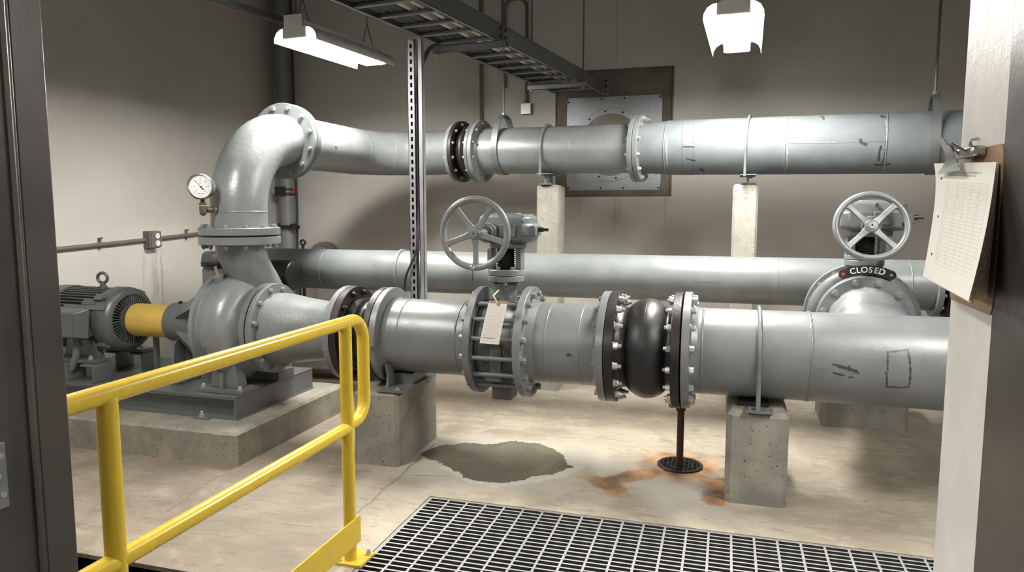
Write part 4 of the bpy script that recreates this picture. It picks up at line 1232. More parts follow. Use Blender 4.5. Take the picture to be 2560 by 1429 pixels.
# strap hangers and straps on the upper pipe
def strap_hanger(X, r, up, label, rod_top, name='pipe_hanger'):
    c_ = UPt(X)
    t = thing(name, label, 'pipe hanger', (c_.x, c_.y, c_.z - r), 'hangers on the upper pipe')
    mb = MB(); nn = 72; w = .026
    Mx = ax(c_, UD)
    def prof_(i, off):
        a = 2 * PI * i / nn
        y_, z_ = math.cos(a), math.sin(a)
        R2 = r + off
        return (y_ * R2, z_ * (R2 + (up if z_ > 0 else 0)) )
    rings = []
    for i in range(nn):
        for off, h in ((.003, -w), (.003, w), (.010, w), (.010, -w)):
            u, v = prof_(i, off); rings.append(Mx @ Vector((u, v, h)))
    fs = []
    for i in range(nn):
        j = (i + 1) % nn
        for k in range(4): fs.append((i * 4 + k, j * 4 + k, j * 4 + (k + 1) % 4, i * 4 + (k + 1) % 4))
    part('strap', mb.add(rings, fs), M['grey_dk'], t)
    zt = c_.z + r + up
    part('rod', MB().cyl((c_.x, c_.y, zt), (c_.x, c_.y, rod_top), .009, 10), M['dkpipe'], t)
    part('nut', MB().prism([(.018 * math.cos(PI / 3 * k), .018 * math.sin(PI / 3 * k)) for k in range(6)], .016, Matrix.Translation((c_.x, c_.y, zt + .011))), M['strut'], t)
strap_hanger(ony(1257, 377, 5.98).x, .194, .10, 'strap hanger on the upper pipe beside the black rubber joint', CZ)
strap_hanger(ony(2331, 357, 5.58).x, .209, .10, 'strap hanger on the upper pipe beside the white door jamb', CZ)


def u_strap(X, r, pz, label, rodr):
    c_ = UPt(X)
    t = thing('pipe_strap', label, 'pipe strap', (c_.x, c_.y, pz), 'straps holding the upper pipe to pillars')
    Mx = ax(c_, UD)
    pl = []
    R2 = r + rodr + .002
    # vertical legs then over the top
    pts = [Mx @ Vector((-R2 if False else R2 * math.cos(a), R2 * math.sin(a), 0)) for a in [R_(-20 + 220 * k / 30) for k in range(31)]]
    lo = c_.z - r - .02
    pts = [Vector((pts[0].x, pts[0].y, lo))] + pts + [Vector((pts[-1].x, pts[-1].y, lo))]
    part('u_bolt', MB().tube(pts, rodr, 12), M['grey'], t)
    sd = MB().span((c_.x - .055, c_.y - .12, pz + .001), (c_.x + .055, c_.y + .12, pz + .010)).span((c_.x - .006, c_.y - .12, pz + .01), (c_.x + .006, c_.y + .12, c_.z - r - .012)).span((c_.x - .055, c_.y - .20, c_.z - r - .012), (c_.x + .055, c_.y + .20, c_.z - r - .004))
    part('saddle', sd, M['frame_grey'], t)
u_strap(ony(1372, 375, 5.95).x, .194, p1.z, 'bar strap and saddle tying the upper pipe to the pillar beside the wall plate', .011)
u_strap(ony(1873, 363, 5.7).x, .209, p2.z, 'bar strap and saddle tying the upper pipe to the pillar below the lamp', .010)

# ================================================================== PRESSURE GAUGE
gp = Vector((-3.185, DY - .305, 1.69))
gp = atd(502, 466, (Vector((-3.2, 3.83, 1.69)) - EYE).dot(FW) - .075)
t = thing('pressure_gauge', 'round white faced pressure gauge on a bronze elbow beside the pump outlet pipe', 'gauge', gp + Vector((0, 0, -.17)))
vd = (EYE - gp); vd.z = 0; vd.normalize()
gd = (Matrix.Rotation(R_(-22), 3, 'Z') @ vd + Vector((0, 0, .0))).normalized()
Mg = ax(gp, gd)
part('case', MB().lathe([(1e-6, -.045), (.070, -.045), (.076, -.04), (.076, 0), (.080, .002), (.080, .014), (.074, .016), (.070, .012), (.070, .004)], Mg, 48), M['steel'], t)
dl = part('dial', MB().disc(Mg @ Matrix.Translation((0, 0, .0048)), .0698), plain('dial_white', (.85, .85, .86), .5), t)
tk = MB()
for k in range(31):
    a = R_(225 - 270 * k / 30)
    big = k % 5 == 0
    r0_, r1_ = (.048 if big else .053), .060
    tk.box(((r0_ + r1_) / 2, 0, .0056), (r1_ - r0_, .0016 if big else .0008, .0006), Mg @ Matrix.Rotation(a, 4, 'Z'))
for k in range(7):
    a = R_(225 - 45 * k)
    q = text_mb(str(k * 10), .011, .0003, Mg @ Matrix.Translation((.040 * math.cos(a), .040 * math.sin(a), .0056)))
    tk.add(q.v, q.f)
q = text_mb('PSI', .010, .0003, Mg @ Matrix.Translation((0, .022, .0056))); tk.add(q.v, q.f)
tk.box((0, -.045, .0056), (.05, .0022, .0005), Mg).box((0, -.054, .0056), (.018, .0016, .0005), Mg)
part('markings', tk, plain('dial_ink', (.12, .12, .13), .6), dl)
nd = MB().prism([(-.0012, 0), (-.004, -.018), (0, -.026), (.004, -.018), (.0012, 0), (.0006, .056), (-.0006, .056)], .0012, Mg @ Matrix.Translation((.004, -.002, .0078)) @ Matrix.Rotation(R_(42), 4, 'Z'))
nd.lathe([(.005, .004), (.005, .010), (1e-6, .010)], Mg @ Matrix.Translation((.004, -.002, 0)), 14)
part('needle', nd, M['black'], t)
sb = gp + Vector((0, 0, 0)) - gd * .018
zc = 1.552
part('stem', MB().cyl((sb.x, sb.y, gp.z - .104), (sb.x, sb.y, gp.z - .070), .013, 12), M['black'], t)
el = MB().cyl((sb.x, sb.y, zc - .03), (sb.x, sb.y, gp.z - .100), .0215, 18).sphere((sb.x, sb.y, zc - .028), .0215, 10)
part('bronze_elbow', el, M['brass'], t)
part('joint_line', MB().torus(Matrix.Translation((sb.x, sb.y, zc + .014)), .021, .0015, 24, 6), M['white'], t)
dv = Vector((DXc, DY, 0)) - Vector((sb.x, sb.y, 0)); dist = dv.length - .187; dv.normalize()
part('nipple', MB().cyl((sb.x, sb.y, zc - .012), Vector((sb.x, sb.y, zc - .010)) + dv * dist, .014, 14).cyl(Vector((sb.x, sb.y, zc - .012)) + dv * .02, Vector((sb.x, sb.y, zc - .012)) + dv * .055, .019, 8), M['brass'], t)
part('boss', MB().cyl(Vector((sb.x, sb.y, zc - .010)) + dv * (dist - .015), Vector((sb.x, sb.y, zc - .010)) + dv * (dist - .002), .024, 16), M['strut'], t)

# ================================================================== WALL PLATE AND WALL THINGS
PYW = WY + .028
a_, b_2 = ony(1418, 246, PYW), ony(1651, 474, PYW)
cp = ony(1527, 362, PYW)
t = thing('wall_plate', 'square galvanised wall plate with a round opening, screwed over the concrete recess', 'wall plate', ((a_.x + b_2.x) / 2, PYW, b_2.z))
HRr = .335
pm_ = MB()
n_ = 64
vs = []; 
for k in range(n_):
    a = 2 * PI * k / n_
    c_, s_ = math.cos(a), math.sin(a)
    kx = ((b_2.x - a_.x) / 2) / max(abs(c_), 1e-6); kz = ((a_.z - b_2.z) / 2) / max(abs(s_), 1e-6)
    q = min(kx, kz)
    for yy in (PYW, PYW + .005):
        vs.append((cp.x + HRr * c_, yy, cp.z + HRr * s_)); 
        vs.append(((a_.x + b_2.x) / 2 + q * c_, yy, (a_.z + b_2.z) / 2 + q * s_))
fs = []
for k in range(n_):
    j = (k + 1) % n_
    fs += [(k * 4, j * 4, j * 4 + 1, k * 4 + 1), (k * 4 + 2, k * 4 + 3, j * 4 + 3, j * 4 + 2), (k * 4, k * 4 + 2, j * 4 + 2, j * 4), (k * 4 + 1, j * 4 + 1, j * 4 + 3, k * 4 + 3)]
pm_.add(vs, fs)
n = NT('spangled_zinc')
a = n.voro(70, out='Color'); g_ = n.t.nodes.new('ShaderNodeSeparateColor'); n.t.links.new(a, g_.inputs[0])
M['spangle'] = n.out(n.mix(g_.outputs[0], (.42, .45, .48), (.50, .53, .56)), n.step(g_.outputs[1], 0, 1, .38, .48), .6, n.bump(n.noise(4, 3), .006, .3))
part('sheet', pm_, M['spangle'], t, sm=20)
part('ring', MB().ring(ax((cp.x, PYW - .010, cp.z), (0, 1, 0)), HRr - .035, HRr + .02, .010, 64), M['spangle'], t)
part('cover_disc', MB().disc(ax((cp.x, PYW - .003, cp.z), (0, -1, 0)), HRr - .032), M['conc'], t)
for k in range(12):
    a = R_(30 * k + 10)
    bolt_at((cp.x + (HRr - .008) * math.cos(a), PYW - .010, cp.z + (HRr - .008) * math.sin(a)), (0, -1, 0), .008, .005, 0, M['black'], t, name='screw')
for u in (.02, .37, .61, .975):
    for zq in (a_.z - .02 , b_2.z + .02):
        bolt_at((a_.x + (b_2.x - a_.x) * u, PYW, zq - (.02 if u == .02 and zq > cp.z else 0)), (0, -1, 0), .0075, .004, 0, M['black'], t, name='screw')

# vertical down pipe in the corner
dp = ony(705, 100, WY - .14)
dpx, dpy = dp.x, WY - .14
t = thing('down_pipe', 'thick dark galvanised pipe standing in the far left corner', 'pipe', (dpx, dpy, 0))
part('pipe', MB().cyl((dpx, dpy, 0), (dpx, dpy, CZ), .082, 32), M['downpipe'], t)
cl_ = ony(722, 478, dpy)
part('coupling', MB().cyl((dpx, dpy, 1.35), (dpx, dpy, 1.362), .085, 32), M['downpipe'], t)
t = thing('pipe_clamp', 'black clamp with a red tab around the corner down pipe', 'clamp', (dpx, dpy, cl_.z - .05))
part('band', MB().ring(Matrix.Translation((dpx, dpy, cl_.z - .045)), .0835, .094, .03, 32).ring(Matrix.Translation((dpx, dpy, cl_.z + .01)), .0835, .092, .022, 32), M['black'], t)
part('bracket', MB().box((dpx - .02, dpy - .10, cl_.z), (.13, .012, .10)), M['black'], t)
part('red_tab', MB().prism([(0, -.03), (.035, -.03), (.05, .04), (.02, .04), (0, .0)], .012, Matrix(((1, 0, 0, dpx + .092), (0, 0, 1, dpy - .06), (0, 1, 0, cl_.z), (0, 0, 0, 1)))), M['red'], t, 'red tab')
br = ony(715, 567, dpy - .11)
t = thing('rod_bracket', 'dark horizontal rod crossing in front of the corner down pipe', 'bracket', (dpx, dpy - .11, br.z))
part('rod', MB().cyl((ony(640, 570, dpy - .11).x, dpy - .11, br.z), (ony(748, 567, dpy - .11).x, dpy - .11, br.z), .019, 12), M['dkflange'], t)
part('collar', MB().cyl((ony(735, 567, dpy - .11).x, dpy - .11, br.z), (ony(745, 567, dpy - .11).x, dpy - .11, br.z), .028, 12), M['black'], t)
part('u_clamp', MB().tube([(dpx - .10, dpy - .11, br.z + .025), (dpx - .10, dpy, br.z + .03), (dpx - .07, dpy + .08, br.z + .03), (dpx, dpy + .10, br.z + .03), (dpx + .07, dpy + .08, br.z + .03), (dpx + .1, dpy, br.z + .03), (dpx + .10, dpy - .11, br.z + .025)], .008, 8), M['black'], t)
cb0 = ony(737, 450, dpy)
solo('cable', MB().tube([(cb0.x + .03, dpy - .02, CZ), (cb0.x + .03, dpy - .02, 2.0), (cb0.x + .03, dpy - .02, 1.5), (cb0.x + .02, dpy - .02, 1.2), (cb0.x + .04, dpy - .02, .4), (cb0.x + .05, dpy - .02, .01)], .014, 10), M['cdark'], 'thin black cable running down beside the corner down pipe', 'cable')
# eye bolt stand and wall collar behind the header pipe
q = ony(757, 606, 6.6)
t = thing('eye_rod', 'small dark eye bolt rod poking up behind the header pipe', 'eye bolt', (q.x, 6.6, 0))
part('rod', MB().cyl((q.x, 6.6, 0), (q.x, 6.6, q.z - .02), .016, 10), M['dkflange'], t)
part('eye', MB().torus(ax((q.x, 6.6, q.z), (.3, -1, 0)), .024, .012, 24, 8), M['dkflange'], t)
q = ony(810, 640, WY - .05)
solo('wall_collar', MB().lathe([(1e-6, -.05), (.12, -.05), (.14, -.045), (.15, -.012), (.19, -.010), (.19, .045), (.10, .048)], ax((q.x, WY - .05, q.z - .03), (0, 1, 0)), 48), M['conc'], 'round grey wall collar half hidden behind the header pipe', 'wall collar')
# equipment behind the pump on the left
q = atd(528, 648, 6.25)
t = thing('actuator', 'grey capped actuator on a concrete post, glimpsed behind the pump neck', 'actuator', (q.x, q.y, 0))
part('post', MB().span((q.x - .05, q.y - .06, 0), (q.x + .16, q.y + .10, q.z - .075)), M['pillar'], t)
part('cap', MB().lathe([(.09, -.075), (.115, -.06), (.12, 0), (.112, .05), (.085, .072), (1e-6, .075)], Matrix.Translation((q.x + .05, q.y, q.z)), 32), M['grey_dk'], t)
part('band', MB().lathe([(.121, -.055), (.1235, -.05), (.1235, -.02), (.121, -.015)], Matrix.Translation((q.x + .05, q.y, q.z)), 32), M['black'], t)
# dark pipe lying on the floor beyond the pump
q = onz(470, 865, .06)
solo('floor_pipe', MB().tube([(-4.6, 5.6, .05), (-3.0, 5.75, .05)], .04, 14), plain('brown_pipe', (.06, .04, .03), .7), 'brown pipe lying on the floor beyond the base frame', 'pipe')

# left wall conduit and outlet
wy0 = WX + .022
A = [onx(60, 631, wy0), onx(378, 598, wy0), onx(512, 582, wy0), onx(600, 570, wy0)]
t = thing('wall_conduit', 'grey conduit running along the left wall through the outlet box', 'conduit', (wy0, A[1].y, A[1].z))
part('tube', MB().tube([A[0], A[1] - (A[1] - A[0]).normalized() * .075], .017, 14), M['conduit'], t)
part('tube', MB().tube([A[1] + (A[2] - A[1]).normalized() * .075, A[2], A[3]], .017, 14), M['conduit'], t)
for px, py in ((252, 611), (468, 588)):
    q = onx(px, py, wy0)
    part('clip', MB().box((WX + .012, q.y, q.z + .01), (.02, .018, .09)).cyl((WX + .02, q.y, q.z + .05), (WX + .045, q.y, q.z + .055), .006, 8), M['conduit'], t)
q = A[1]
t = thing('outlet_box', 'small grey outlet box with two white sockets on the left wall', 'outlet', (WX, q.y, q.z - .08))
part('box', MB().span((WX + .001, q.y - .07, q.z - .075), (WX + .075, q.y + .045, q.z + .075)), M['conduit'], t, bevel=.006)
cvp = part('cover', MB().span((WX + .076, q.y - .060, q.z - .07), (WX + .083, q.y + .055, q.z + .07)), M['conduit'], t, bevel=.003)
for dz in (-.032, .032):
    part('socket', MB().lathe([(.024, 0), (.024, .004), (1e-6, .004)], ax((WX + .083, q.y + .01, q.z + dz), (1, 0, 0)), 20), M['white'], cvp)
    part('socket_slots', MB().box((WX + .0875, q.y + .004, q.z + dz + .005), (.001, .003, .012)).box((WX + .0875, q.y + .016, q.z + dz + .005), (.001, .003, .010)), M['black'], cvp)

# conduits on the back wall
cw = WY - .03
q = ony(1202, 0, cw)
solo('wall_conduit', MB().cyl((q.x, cw, 2.0), (q.x, cw, CZ), .017, 12), M['conduit'], 'straight thin conduit dropping down the back wall behind the rubber joint', 'conduit')
qa, qb, qj = ony(1262, 60, cw), ony(1319, 60, cw), ony(1316, 272, cw)
zt = ony(1290, -3, cw).z
t = thing('loop_conduit', 'thin conduit bent in an inverted U on the back wall, ending at a junction box', 'conduit', (qj.x, cw, qj.z))
part('tube', MB().tube(path([(qa.x, cw, 2.75), (qa.x, cw, zt), (qj.x, cw, zt), (qj.x, cw, qj.z + .06)], .09, 8), .015, 12), M['conduit'], t)
t = thing('junction_box', 'small square metal junction box on the back wall above the upper pipe', 'junction box', (qj.x, WY, qj.z - .055))
part('box', MB().span((qj.x - .055, WY - .055, qj.z - .055), (qj.x + .055, WY - .001, qj.z + .055)), M['conduit'], t, bevel=.008)
part('cover', MB().span((qj.x - .050, WY - .058, qj.z - .050), (qj.x + .050, WY - .0555, qj.z + .050)), M['galv'], t)
part('connector', MB().cyl((qj.x, cw, qj.z + .056), (qj.x, cw, qj.z + .085), .021, 10), M['conduit'], t)

# ================================================================== CABLE TRAY
TZ = 2.655
L0, L1 = onz(820, 0, TZ), onz(1340, 215, TZ)
Rr0, Rr1 = onz(1050, 0, TZ), onz(1480, 218, TZ)
dirL = ((L1 - L0) + (Rr1 - Rr0)).normalized()
def along(P, Y): return P + dirL * ((Y - P.y) / dirL.y)
YA, YB = 1.2, WY - .012
side = Vector((dirL.y, -dirL.x, 0))
Wt = ((L1 - L0).length, (Rr1 - along(L1, Rr1.y)).dot(side))[1]
LA = along(L1, YA)
Lt = (along(L1, YB - .03) - LA).length
Mtray = Matrix(((side.x, dirL.x, 0, LA.x), (side.y, dirL.y, 0, LA.y), (0, 0, 1, TZ), (0, 0, 0, 1)))
t = thing('cable_tray', 'long grey ladder cable tray hung under the ceiling, reaching the back wall', 'cable tray', Mtray @ Vector((Wt / 2, Lt / 2, 0)))
for x0, s in ((0, 1), (Wt, -1)):
    rl = MB().span((x0, 0, 0), (x0 + s * .004, Lt, .115), Mtray).span((x0, 0, 0), (x0 + s * .028, Lt, .004), Mtray).span((x0, 0, .111), (x0 + s * .028, Lt, .115), Mtray)
    for yy in (3.42, ):
        pass
    ro = part('side_rail', rl, M['tray'], t)
    if s == -1:
        jy = (ony(1265, 90, 5.0).y)
        cq = onz(1263, 105, TZ)
        yl = (Mtray.inverted() @ cq).y
        for du in (-.035, .035):
            for dz in (.035, .085):
                o_ = Mtray @ Vector((Wt, yl + du, dz))
                bolt_at(o_, side, .009, .004, 0, M['black'], ro)
yy = .12; k = 0
while yy < Lt - .03:
    part('rung', MB().span((.004, yy, .004), (Wt - .004, yy + .035, .022), Mtray), M['tray'], t, bevel=.003)
    yy += .243
br_ = MB().span((Wt + .004, Lt - .002, -.03), (Wt + .075, Lt + .004, .135), Mtray).span((Wt + .001, Lt - .09, -.0), (Wt + .005, Lt, .115), Mtray)
bk = part('wall_bracket', br_, M['tray'], t)
for dz in (0, .05, .10):
    bolt_at(Mtray @ Vector((Wt + .045, Lt - .002, dz)), -dirL, .009, .006, 0, M['black'], bk)
# cables lying in the tray: (offset, radius, material)
cabs = [(.035, .012, 'cdark'), (.063, .013, 'cgrey'), (.092, .012, 'cdark'), (.120, .013, 'cgrey'), (.149, .012, 'cdark'), (.176, .011, 'cgrey'), (.203, .013, 'cdark'), (.240, .019, 'cwhite'), (.285, .020, 'cgrey2'), (.326, .017, 'cwhite'), (.357, .010, 'cgrey'), (.380, .010, 'cdark'), (.403, .010, 'cgrey')]
M['cgrey2'] = plain('tan_cable', (.20, .175, .12), .55)
labs = {'cdark': ('thin black cable lying lengthwise among others in the ladder tray', 'black cables in the tray'), 'cgrey': ('thin grey cable lying lengthwise among others in the ladder tray', 'grey cables in the tray'), 'cwhite': ('thick white cable lying lengthwise beside the tan one in the ladder tray', 'white cables in the tray'), 'cgrey2': ('thick tan cable lying between two white cables in the ladder tray', None)}
for off, r, mk in cabs:
    if off > Wt - .03: continue
    pts = []
    for k in range(26):
        yy = .02 + (Lt - .10) * k / 25
        pts.append(Mtray @ Vector((off + .0008 * math.sin(k * 1.7 + off * 50), yy, .0235 + r + .003 * abs(math.sin(k * 1.1 + off * 90)))))
    solo('cable', MB().tube(pts, r, 10), M[mk], labs[mk][0], 'cable', labs[mk][1], sm=60)


# trapeze hangers below the tray
def trapeze(px, py, label):
    z = TZ - .002
    yl = (Mtray.inverted() @ onz(px, py, z - .02)).y
    t = thing('trapeze_hanger', label, 'tray hanger', Mtray @ Vector((Wt / 2, yl, -.04)), 'hangers carrying the cable tray')
    Mx = Mtray @ Matrix.Translation((-.055, yl, -.002))
    L = Wt + .11
    part('strut', MB().span((0, -.020, -.005), (L, .020, 0), Mx).span((0, -.020, -.041), (L, -.016, 0), Mx).span((0, .016, -.041), (L, .020, 0), Mx).span((0, -.020, -.041), (L, -.008, -.038), Mx), M['strut'], t)
    for x in (.035, L - .035):
        q = Mx @ Vector((x, 0, 0))
        part('rod', MB().cyl((q.x, q.y, q.z - .075), (q.x, q.y, CZ), .0065, 10), M['dkpipe'], t)
        part('nut', MB().prism([(.017 * math.cos(PI / 3 * k), .017 * math.sin(PI / 3 * k)) for k in range(6)], .014, Matrix.Translation((q.x, q.y, q.z - .058))), M['zinc'], t)
trapeze(1175, 117, 'strut and rod hanger under the tray, the one beside the slotted channel post')
trapeze(1403, 214, 'strut and rod hanger under the far end of the tray at the wall')

# slotted channel posts with cables
qp = onz(1040, 91, TZ)
PYp = 4.47
def chan(px0, px1, label, slots):
    x0, x1 = ony(px0, 400, PYp).x, ony(px1, 400, PYp).x
    t = thing('channel_post', label, 'channel post', ((x0 + x1) / 2, PYp + .02, 0), None)
    mb = MB(); ztop = TZ - .004
    mb.span((x0, PYp, 0), (x0 + .003, PYp + .041, ztop)).span((x1 - .003, PYp, 0), (x1, PYp + .041, ztop))
    if slots:
        w = x1 - x0; sa, sb_ = x0 + w * .36, x0 + w * .66
        mb.span((x0, PYp, 0), (sa, PYp + .003, ztop)).span((sb_, PYp, 0), (x1, PYp + .003, ztop))
        z = 0.02
        while z < ztop:
            mb.span((sa, PYp, z), (sb_, PYp + .003, min(z + .022, ztop))); z += .05
    else: mb.span((x0, PYp, 0), (x1, PYp + .003, ztop))
    part('channel', mb, M['galv'] if not slots else M['galv'], t)
    part('foot_plate', MB().span((x0 - .02, PYp + .001, 0), (x1 + .001, PYp + .08, .008)), M['strut'], t) if slots else None
    if slots: part('back', MB().span((x0 + .004, PYp + .035, .01), (x1 - .004, PYp + .040, ztop)), M['cdark'], t)
    return x0, x1
chan(1022, 1039, 'slotted channel post standing from floor to cable tray', True)
xa, xb = chan(1047, 1058, 'plain shiny channel post standing just beside the slotted one', False)
cx_ = ony(1043.2, 400, PYp).x
tq = Mtray.inverted() @ Vector((cx_ + .05, PYp + .05, TZ))
e_ = ony(986, 716, 4.75)
for i, (dy, ln) in enumerate(((.012, True), (.040, False))):
    top = [(cx_ + .10, PYp + .12 + dy, TZ - .02), (cx_ + .05, PYp + .09 + dy, TZ - .05), (cx_ + .003, PYp + .065 + dy, TZ - .16), (cx_, PYp + dy, TZ - .36)]
    if ln: low = [(cx_, PYp + dy, 1.6), (cx_ + .002, PYp + dy - .03, 1.38), (cx_ - .01, PYp - .025, 1.25), (cx_ - .08, PYp - .028, 1.10), (cx_ - .15, PYp + .07, .97), (e_.x, 4.72, .86), (e_.x - .05, 4.85, .6), (e_.x - .06, 4.9, .02)]
    else: low = [(cx_, PYp + dy, 1.6), (cx_, PYp + dy, .8), (cx_, PYp + dy, .02)]
    P_ = [Vector(p) for p in top + low]
    S_ = []
    for k in range(len(P_) - 1):
        p0, p1_, p2_, p3 = P_[max(k - 1, 0)], P_[k], P_[k + 1], P_[min(k + 2, len(P_) - 1)]
        for w in range(6):
            u = w / 6
            S_.append(.5 * ((2 * p1_) + (p2_ - p0) * u + (2 * p0 - 5 * p1_ + 4 * p2_ - p3) * u * u + (3 * p1_ - p0 - 3 * p2_ + p3) * u ** 3))
    S_.append(P_[-1])
    solo('cable', MB().tube(S_, .008 if i == 0 else .007, 12), M['cdark'], ('black cable from the tray down the post, swinging left near the header pipe', 'black cable running straight down between the two channel posts')[i], 'cable', sm=60)

# strut rail at the upper left
s0_, s1_ = onz(540, -2, 2.85), onz(748, 64, 2.85)
d = (s1_ - s0_).normalized()
P0, P1 = s0_ - d * 1.8, s1_ + d * .0
Mx = ax(P0, d)
Ls = (P1 - P0).length
mb = MB().span((-.0205, -.0205, 0), (-.0175, .0205, Ls), Mx).span((.0175, -.0205, 0), (.0205, .0205, Ls), Mx).span((-.0205, .0175, 0), (.0205, .0205, Ls), Mx).span((-.0205, -.0205, 0), (-.010, -.0175, Ls), Mx).span((.010, -.0205, 0), (.0205, -.0175, Ls), Mx)
t = thing('strut_rail', 'dark steel strut rail high at the upper left, ending over the left lamp', 'strut rail', (P0 + P1) / 2)
part('rail', mb, M['dkpipe'], t)
part('drop_rod', MB().cyl(P0 + d * 1.2, P0 + d * 1.2 + Vector((0, 0, CZ - 2.85)), .006, 8), M['dkpipe'], t)
part('drop_rod', MB().cyl(P1 - d * .03, P1 - d * .03 + Vector((0, 0, CZ - 2.85)), .006, 8), M['dkpipe'], t)

# ================================================================== LAMPS
def lamp(x0, y0, x1, y1, z0, z1, label, chains=True, lens='lens', k=1.0):
    """hooded strip lamp; x0,y0 = near end, x1,y1 = far end, z = height of the hood rim"""
    a, b = Vector((x0, y0, z0)), Vector((x1, y1, z1))
    d = (b - a); L = d.length; d.normalize()
    sx = Vector((d.y, -d.x, 0)).normalized(); uz = sx.cross(d)
    Mx = Matrix(((sx.x * k, d.x, uz.x * k, a.x), (sx.y * k, d.y, uz.y * k, a.y), (sx.z * k, d.z, uz.z * k, a.z), (0, 0, 0, 1)))
    t = thing('strip_lamp', label, 'lamp', (a + b) / 2, 'hooded strip lamps')
    part('housing', MB().span((-.062, .0, .088), (.062, L, .135), Mx), M['white'], t, bevel=.004)
    pr = [(-.165, 0), (-.162, .03), (-.145, .062), (-.115, .082), (-.066, .087), (.066, .087), (.115, .082), (.145, .062), (.162, .03), (.165, 0)]
    vs = []
    for u, v in pr:
        for off in (0, .003):
            vs += [Mx @ Vector((u * (1 + off * 4), .01, v + off)), Mx @ Vector((u * (1 + off * 4), L - .01, v + off))]
    fs = []
    m_ = len(pr)
    for k in range(m_ - 1):
        p = k * 4
        fs += [(p, p + 4, p + 5, p + 1), (p + 2, p + 3, p + 7, p + 6)]
        fs += [(p, p + 2, p + 6, p + 4), (p + 1, p + 5, p + 7, p + 3)]
    fs += [(0, 1, 3, 2), ((m_ - 1) * 4, (m_ - 1) * 4 + 2, (m_ - 1) * 4 + 3, (m_ - 1) * 4 + 1)]
    part('hood', MB().add(vs, fs), M['white'], t)
    ln = [(-.085, .03), (-.085, .055), (-.065, .080), (.065, .080), (.085, .055), (.085, .03), (.072, .016), (-.072, .016)]
    part('lens', MB().prism([(u, v) for u, v in ln], L - .05, Mx @ Matrix(((1, 0, 0, 0), (0, 0, 1, .025), (0, 1, 0, 0), (0, 0, 0, 1)))), M[lens], t)
    for yy in (0.0, L - .02):
        ep = part('end_cap', MB().span((-.092, yy, .020), (.092, yy + .02, .094), Mx), M['white'], t, bevel=.006)
    part('end_plate', MB().span((-.07, -.006, .088), (.07, -.001, .165), Mx), M['white'], t)
    if chains:
        for yy in (.10, L - .12):
            for s in (-1, 1):
                p0 = Mx @ Vector((s * .05, yy, .135)); p1_ = Mx @ Vector((0, yy, .30))
                part('chain', MB().tube([p0, p0.lerp(p1_, .5) + Vector((0, 0, -.006)), p1_], .0035, 6), M['dkpipe'], t)
            p1_ = Mx @ Vector((0, yy, .30))
            ch = MB(); z = p1_.z; k = 0
            while z < CZ - .01:
                ch.torus(ax((p1_.x, p1_.y, z + .016), (1, 0, 0) if k % 2 else (0, 1, 0)) @ Matrix.Diagonal((.6, 1.15, 1, 1)) if k % 2 else ax((p1_.x, p1_.y, z + .016), (0, 1, 0)) @ Matrix.Diagonal((.6, 1.15, 1, 1)), .013, .0025, 10, 5)
                z += .025; k += 1
            part('chain', ch, M['dkpipe'], t)
    return t


lamp(-2.725, 4.20, -2.645, 5.19, 2.625, 2.63, 'lit strip lamp with white hood hanging above the elbow at left')
lamp(-.004, 4.36 * .95, .026, 5.58 * .95, 1.55 + 1.065 * .95, 1.55 + 1.095 * .95, 'lit strip lamp hanging end on above the right pipes', k=.95)
lamp(1.55, 1.9, 1.55, 3.1, 2.64, 2.64, 'added fill strip lamp near the doorway behind the right jamb, out of sight', lens='lens_fill_right')  # added unseen lamp to light the pipe fronts
lamp(-2.7, 1.6, -2.7, 2.8, 2.64, 2.64, 'added fill strip lamp over the drop by the doorway, out of sight', lens='lens_fill_left')  # added unseen lamp to light the pump and left wall

lamp(-1.22, -1.0, -1.22, .15, 2.6, 2.6, 'added fill strip lamp in the corridor outside the doorway, out of sight', lens='lens_fill_hall')  # added unseen lamp to brighten the jamb and papers

# ================================================================== CLIPBOARD
bx = JX - .006
B = [onx(2397, 378, bx), onx(2507, 364, bx), onx(2479, 795, bx), onx(2372, 742, bx)]
by_n, by_f = sum(p.y for p in (B[1], B[2])) / 2, sum(p.y for p in (B[0], B[3])) / 2
bz_b, bz_t = sum(p.z for p in (B[2], B[3])) / 2, sum(p.z for p in (B[0], B[1])) / 2
t = thing('clipboard', 'brown hardboard clipboard with a metal clip hung on the white jamb', 'clipboard', (bx, (by_n + by_f) / 2, bz_b))
rcor = .018
pb = []
for cy_, cz_, a0 in ((by_f - rcor, bz_t - rcor, 0), (by_n + rcor, bz_t - rcor, 90), (by_n + rcor, bz_b + rcor, 180), (by_f - rcor, bz_b + rcor, 270)):
    for k in range(6):
        a = R_(a0 + 18 * k); pb.append((cy_ + rcor * math.cos(a), cz_ + rcor * math.sin(a)))
part('board', MB().prism(pb, .004, Matrix(((0, 0, -1, JX - .0015), (1, 0, 0, 0), (0, 1, 0, 0), (0, 0, 0, 1)))), plain('hardboard', (.33, .215, .12), .55, 0, .5, 120), t)
cy_ = (by_n + by_f) / 2 + .005
cl = MB()
ctop = bz_t - .005
